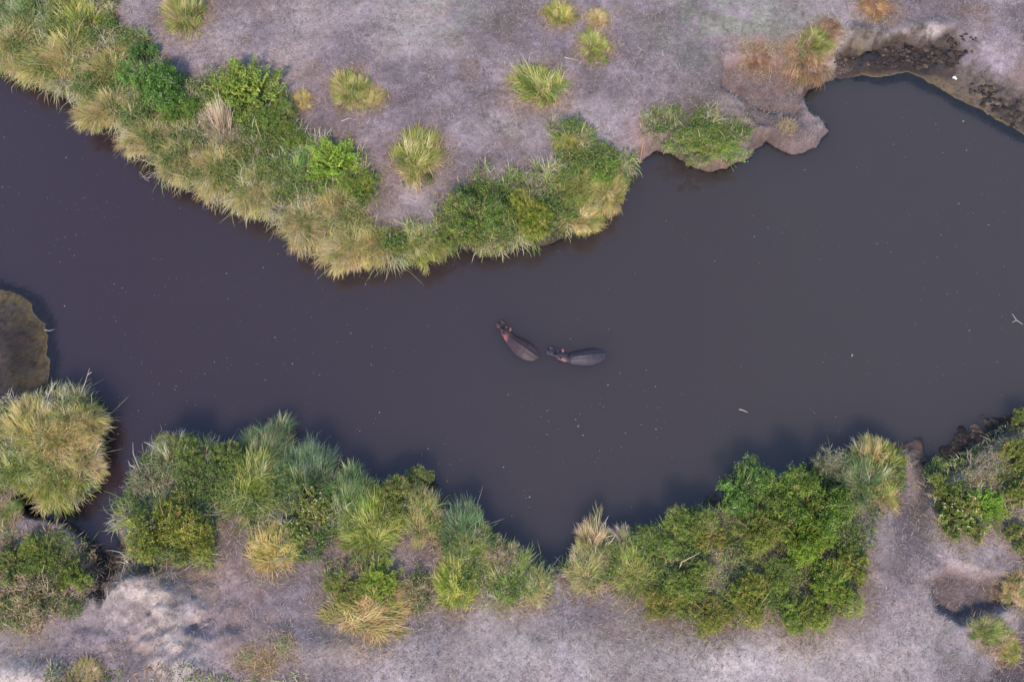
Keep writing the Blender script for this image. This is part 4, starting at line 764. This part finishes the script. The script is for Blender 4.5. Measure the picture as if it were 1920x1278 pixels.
def hippo(label, spine_px, wf, crease, pinks, tone):
    """spine_px: photo pixels from muzzle tip to tail along the midline at the water surface"""
    pts = np.array([P(u, v, .1)[:2] for u, v in spine_px]); org = pts[len(pts)//2].copy(); pts = pts-org
    seg = np.hypot(*np.diff(pts, axis=0).T); s = np.concatenate([[0], np.cumsum(seg)]); Lt = s[-1]
    def at(t):
        # smooth interpolation of the midline
        q = t*Lt; f = lambda z: np.array([np.interp(z, s, pts[:, 0]), np.interp(z, s, pts[:, 1])])
        c = sum(f(np.clip(q+o, -9, 99)) for o in (-.25, -.12, 0, .12, .25))/5
        if q < 0: c = pts[0]+(pts[0]-pts[1])/seg[0]*(-q)
        e = f(min(Lt, q+.2))-f(max(0, q-.2)); e /= np.hypot(*e); return c, e, np.array([-e[1], e[0]])
    # t, half width, top z, centre z
    stn = [(.0,.16,.00,-.12),(.025,.24,.06,-.14),(.07,.28,.10,-.16),(.12,.26,.11,-.18),(.17,.24,.13,-.2),(.21,.26,.17,-.22),(.25,.29,.18,-.25),(.30,.33,.17,-.32),(.36,.37,.19,-.4),(.43,.43,.25,-.5),(.52,.50,.31,-.6),(.62,.56,.34,-.65),(.72,.59,.31,-.65),(.82,.55,.22,-.62),(.90,.47,.11,-.58),(.96,.30,.0,-.55),(1.0,.10,-.25,-.5)]; stn = [(a_, b_*wf, c_, d_) for a_, b_, c_, d_ in stn]
    sa = np.array(stn); tt = np.linspace(0, 1, 60); n = 36; V_ = []; T = []
    for t in tt:
        hw, zt, zc = (np.interp(t, sa[:, 0], sa[:, i]) for i in (1, 2, 3))
        if crease is not None and abs(t-crease) < .02: hw *= .95; zt -= .05
        c, e, l = at(t); 
        for k in range(n):
            th = 2*math.pi*k/n; cx = math.cos(th); sz = math.sin(th)
            up = (zt-zc) if sz > 0 else (zt-zc)*1.1
            ridge = .045*max(0, 1-abs(cx)/.16)*float(sst(.35, .5, t)) if sz > 0 else 0
            V_.append((*(c+l*hw*cx), zc + up*math.copysign(abs(sz)**.85, sz) + ridge))
    for i in range(len(tt)-1):
        for k in range(n): a, b = i*n+k, i*n+(k+1) % n; T += [(a, b, b+n), (a, b+n, a+n)]
    m = len(V_); V_.append((*at(0)[0], -.12)); V_.append((*at(1)[0], -.5))
    for k in range(n): T += [(m, (k+1) % n, k), (m+1, (len(tt)-1)*n+k, (len(tt)-1)*n+(k+1) % n)]
    parts = [(np.array(V_), np.array(T))]
    def loc(t, side, z): c, e, l = at(t); q = c+l*side; return np.array([q[0], q[1], z])
    for sgn in (-1, 1):
        parts.append(sph(loc(.035, .14*sgn, .12), (.07, .07, .055)))       # nostril bump
        parts.append(sph(loc(.07, .17*sgn, .03), (.14, .14, .10)))          # muzzle lobe
        parts.append(sph(loc(.175, .17*sgn, .20), (.09, .09, .085)))        # eye brow
        for t in (.42, .84):                                                # legs under water
            parts.append(sph(loc(t, .36*sgn, -1.05), (.19, .19, .55)))
    o = 0; Vs = []; Ts = []
    for v_, t_ in parts: Vs.append(v_); Ts.append(t_+o); o += len(v_)
    me0 = mk_mesh('tmp', np.concatenate(Vs), np.concatenate(Ts)); tmp = ob('tmp', me0)
    rm = tmp.modifiers.new('r', 'REMESH'); rm.mode = 'VOXEL'; rm.voxel_size = .025
    sm = tmp.modifiers.new('s', 'SMOOTH'); sm.iterations = 4; sm.factor = .5
    dg = bpy.context.evaluated_depsgraph_get(); me = bpy.data.meshes.new_from_object(tmp.evaluated_get(dg)); bpy.data.objects.remove(tmp)
    me.name = 'body'; nv = len(me.vertices); co_ = np.empty(nv*3, np.float32); me.vertices.foreach_get('co', co_); co_ = co_.reshape(-1, 3)
    col = np.tile(np.array(tone), (nv, 1)); nz = fbm(co_[:, 0]*5+9, co_[:, 1]*5+9, 3, 1)
    for (t, sd_, rad, amt) in pinks:
        q = loc(t, sd_, 0); g = np.exp(-(((co_[:, 0]-q[0])**2+(co_[:, 1]-q[1])**2)/rad**2)**1.4)*amt*sst(.2, .5, nz); col = col*(1-g[:, None])+np.array([.27, .095, .08])*g[:, None]
    if crease is not None:
        c, e, l = at(crease); dd = (co_[:, :2]-c)@e; sd2 = (co_[:, :2]-c)@l
        g = np.exp(-((dd+.06*sd2**2)/.05)**2)*(np.abs(sd2) < .7)*.95; col = col*(1-g[:, None])+np.array([.02, .015, .02])*g[:, None]  # shade of the neck crease painted into the skin colour
    for t in np.linspace(.03, .21, 14):
        q = loc(t, .02, 0); wd = .045 if t < .14 else .09; g = np.exp(-((co_[:, 0]-q[0])**2+(co_[:, 1]-q[1])**2)/wd**2)*.55; col = col*(1-g[:, None])+np.array([.02, .018, .03])*g[:, None]  # groove from nostrils to forehead, its shade painted as a dark streak
    for sgn in (-1, 1):
        q = loc(.022, .14*sgn, 0); g = np.exp(-((co_[:, 0]-q[0])**2+(co_[:, 1]-q[1])**2)/.035**2)*(co_[:, 2] > .08); col = col*(1-g[:, None])+np.array([.015, .01, .012])*g[:, None]
    a = me.color_attributes.new('Col', 'FLOAT_COLOR', 'POINT'); cc = np.ones((nv, 4), np.float32); cc[:, :3] = np.clip(col, 0, 1); a.data.foreach_set('color', cc.ravel())
    me.polygons.foreach_set('use_smooth', np.ones(len(me.polygons), bool))
    root = bpy.data.objects.new('hippopotamus', None); COL.objects.link(root); root.location = (*org, -.03); tag(root, label, 'hippo', 'hippos wallowing in the river')
    ob('body', me, M_SKIN, root)
    for sgn in (-1, 1):
        c = loc(.262, .25*sgn, .27); _, e, l = at(.262)
        v_, t_ = sph((0, 0, 0), (.045, .085, .10), 12, 8); v_[:, 1] += .02*np.sin(v_[:, 2]*20)
        ang = math.atan2(l[1]*sgn, l[0]*sgn); ca, sa_ = math.cos(ang), math.sin(ang)
        x = v_[:, 2]*.6*1+0; vx = np.stack([v_[:, 2]*.9*ca - v_[:, 1]*sa_, v_[:, 2]*.9*sa_ + v_[:, 1]*ca, v_[:, 0]+v_[:, 2]*.6], -1)
        ob('ear', mk_mesh('ear', vx, t_, np.tile([.18, .075, .065], (len(vx), 1)), True), M_SKIN, root, loc=tuple(c))
        v_, t_ = sph((0, 0, 0), (.032, .032, .03), 12, 8)
        ob('eye', mk_mesh('eye', v_, t_, np.tile([.02, .015, .015], (len(v_), 1)), True), M_SKIN, root, loc=tuple(loc(.168, .225*sgn, .235)))
hippo('left-hand hippo, plum brown back, muzzle pointing to the upper left', [(934,600),(942,611),(950,624),(962,638),(980,652),(1000,664),(1016,671)], 1.25, None,
      [(.30, -.22, .19, .95), (.24, -.22, .10, .9), (.34, -.26, .12, .8), (.19, .15, .06, .4)], (.052, .033, .040))
hippo('slate grey hippo with a dark crease round its neck, muzzle near the other one', [(1024,651),(1034,657),(1048,665),(1068,670),(1090,669),(1116,666),(1144,660)], 1.14, .37,
      [(.29, -.24, .10, .95), (.25, -.22, .07, .8), (.33, -.27, .10, .8)], (.042, .034, .050))
S.cycles.max_bounces = 6; S.cycles.transparent_max_bounces = 8
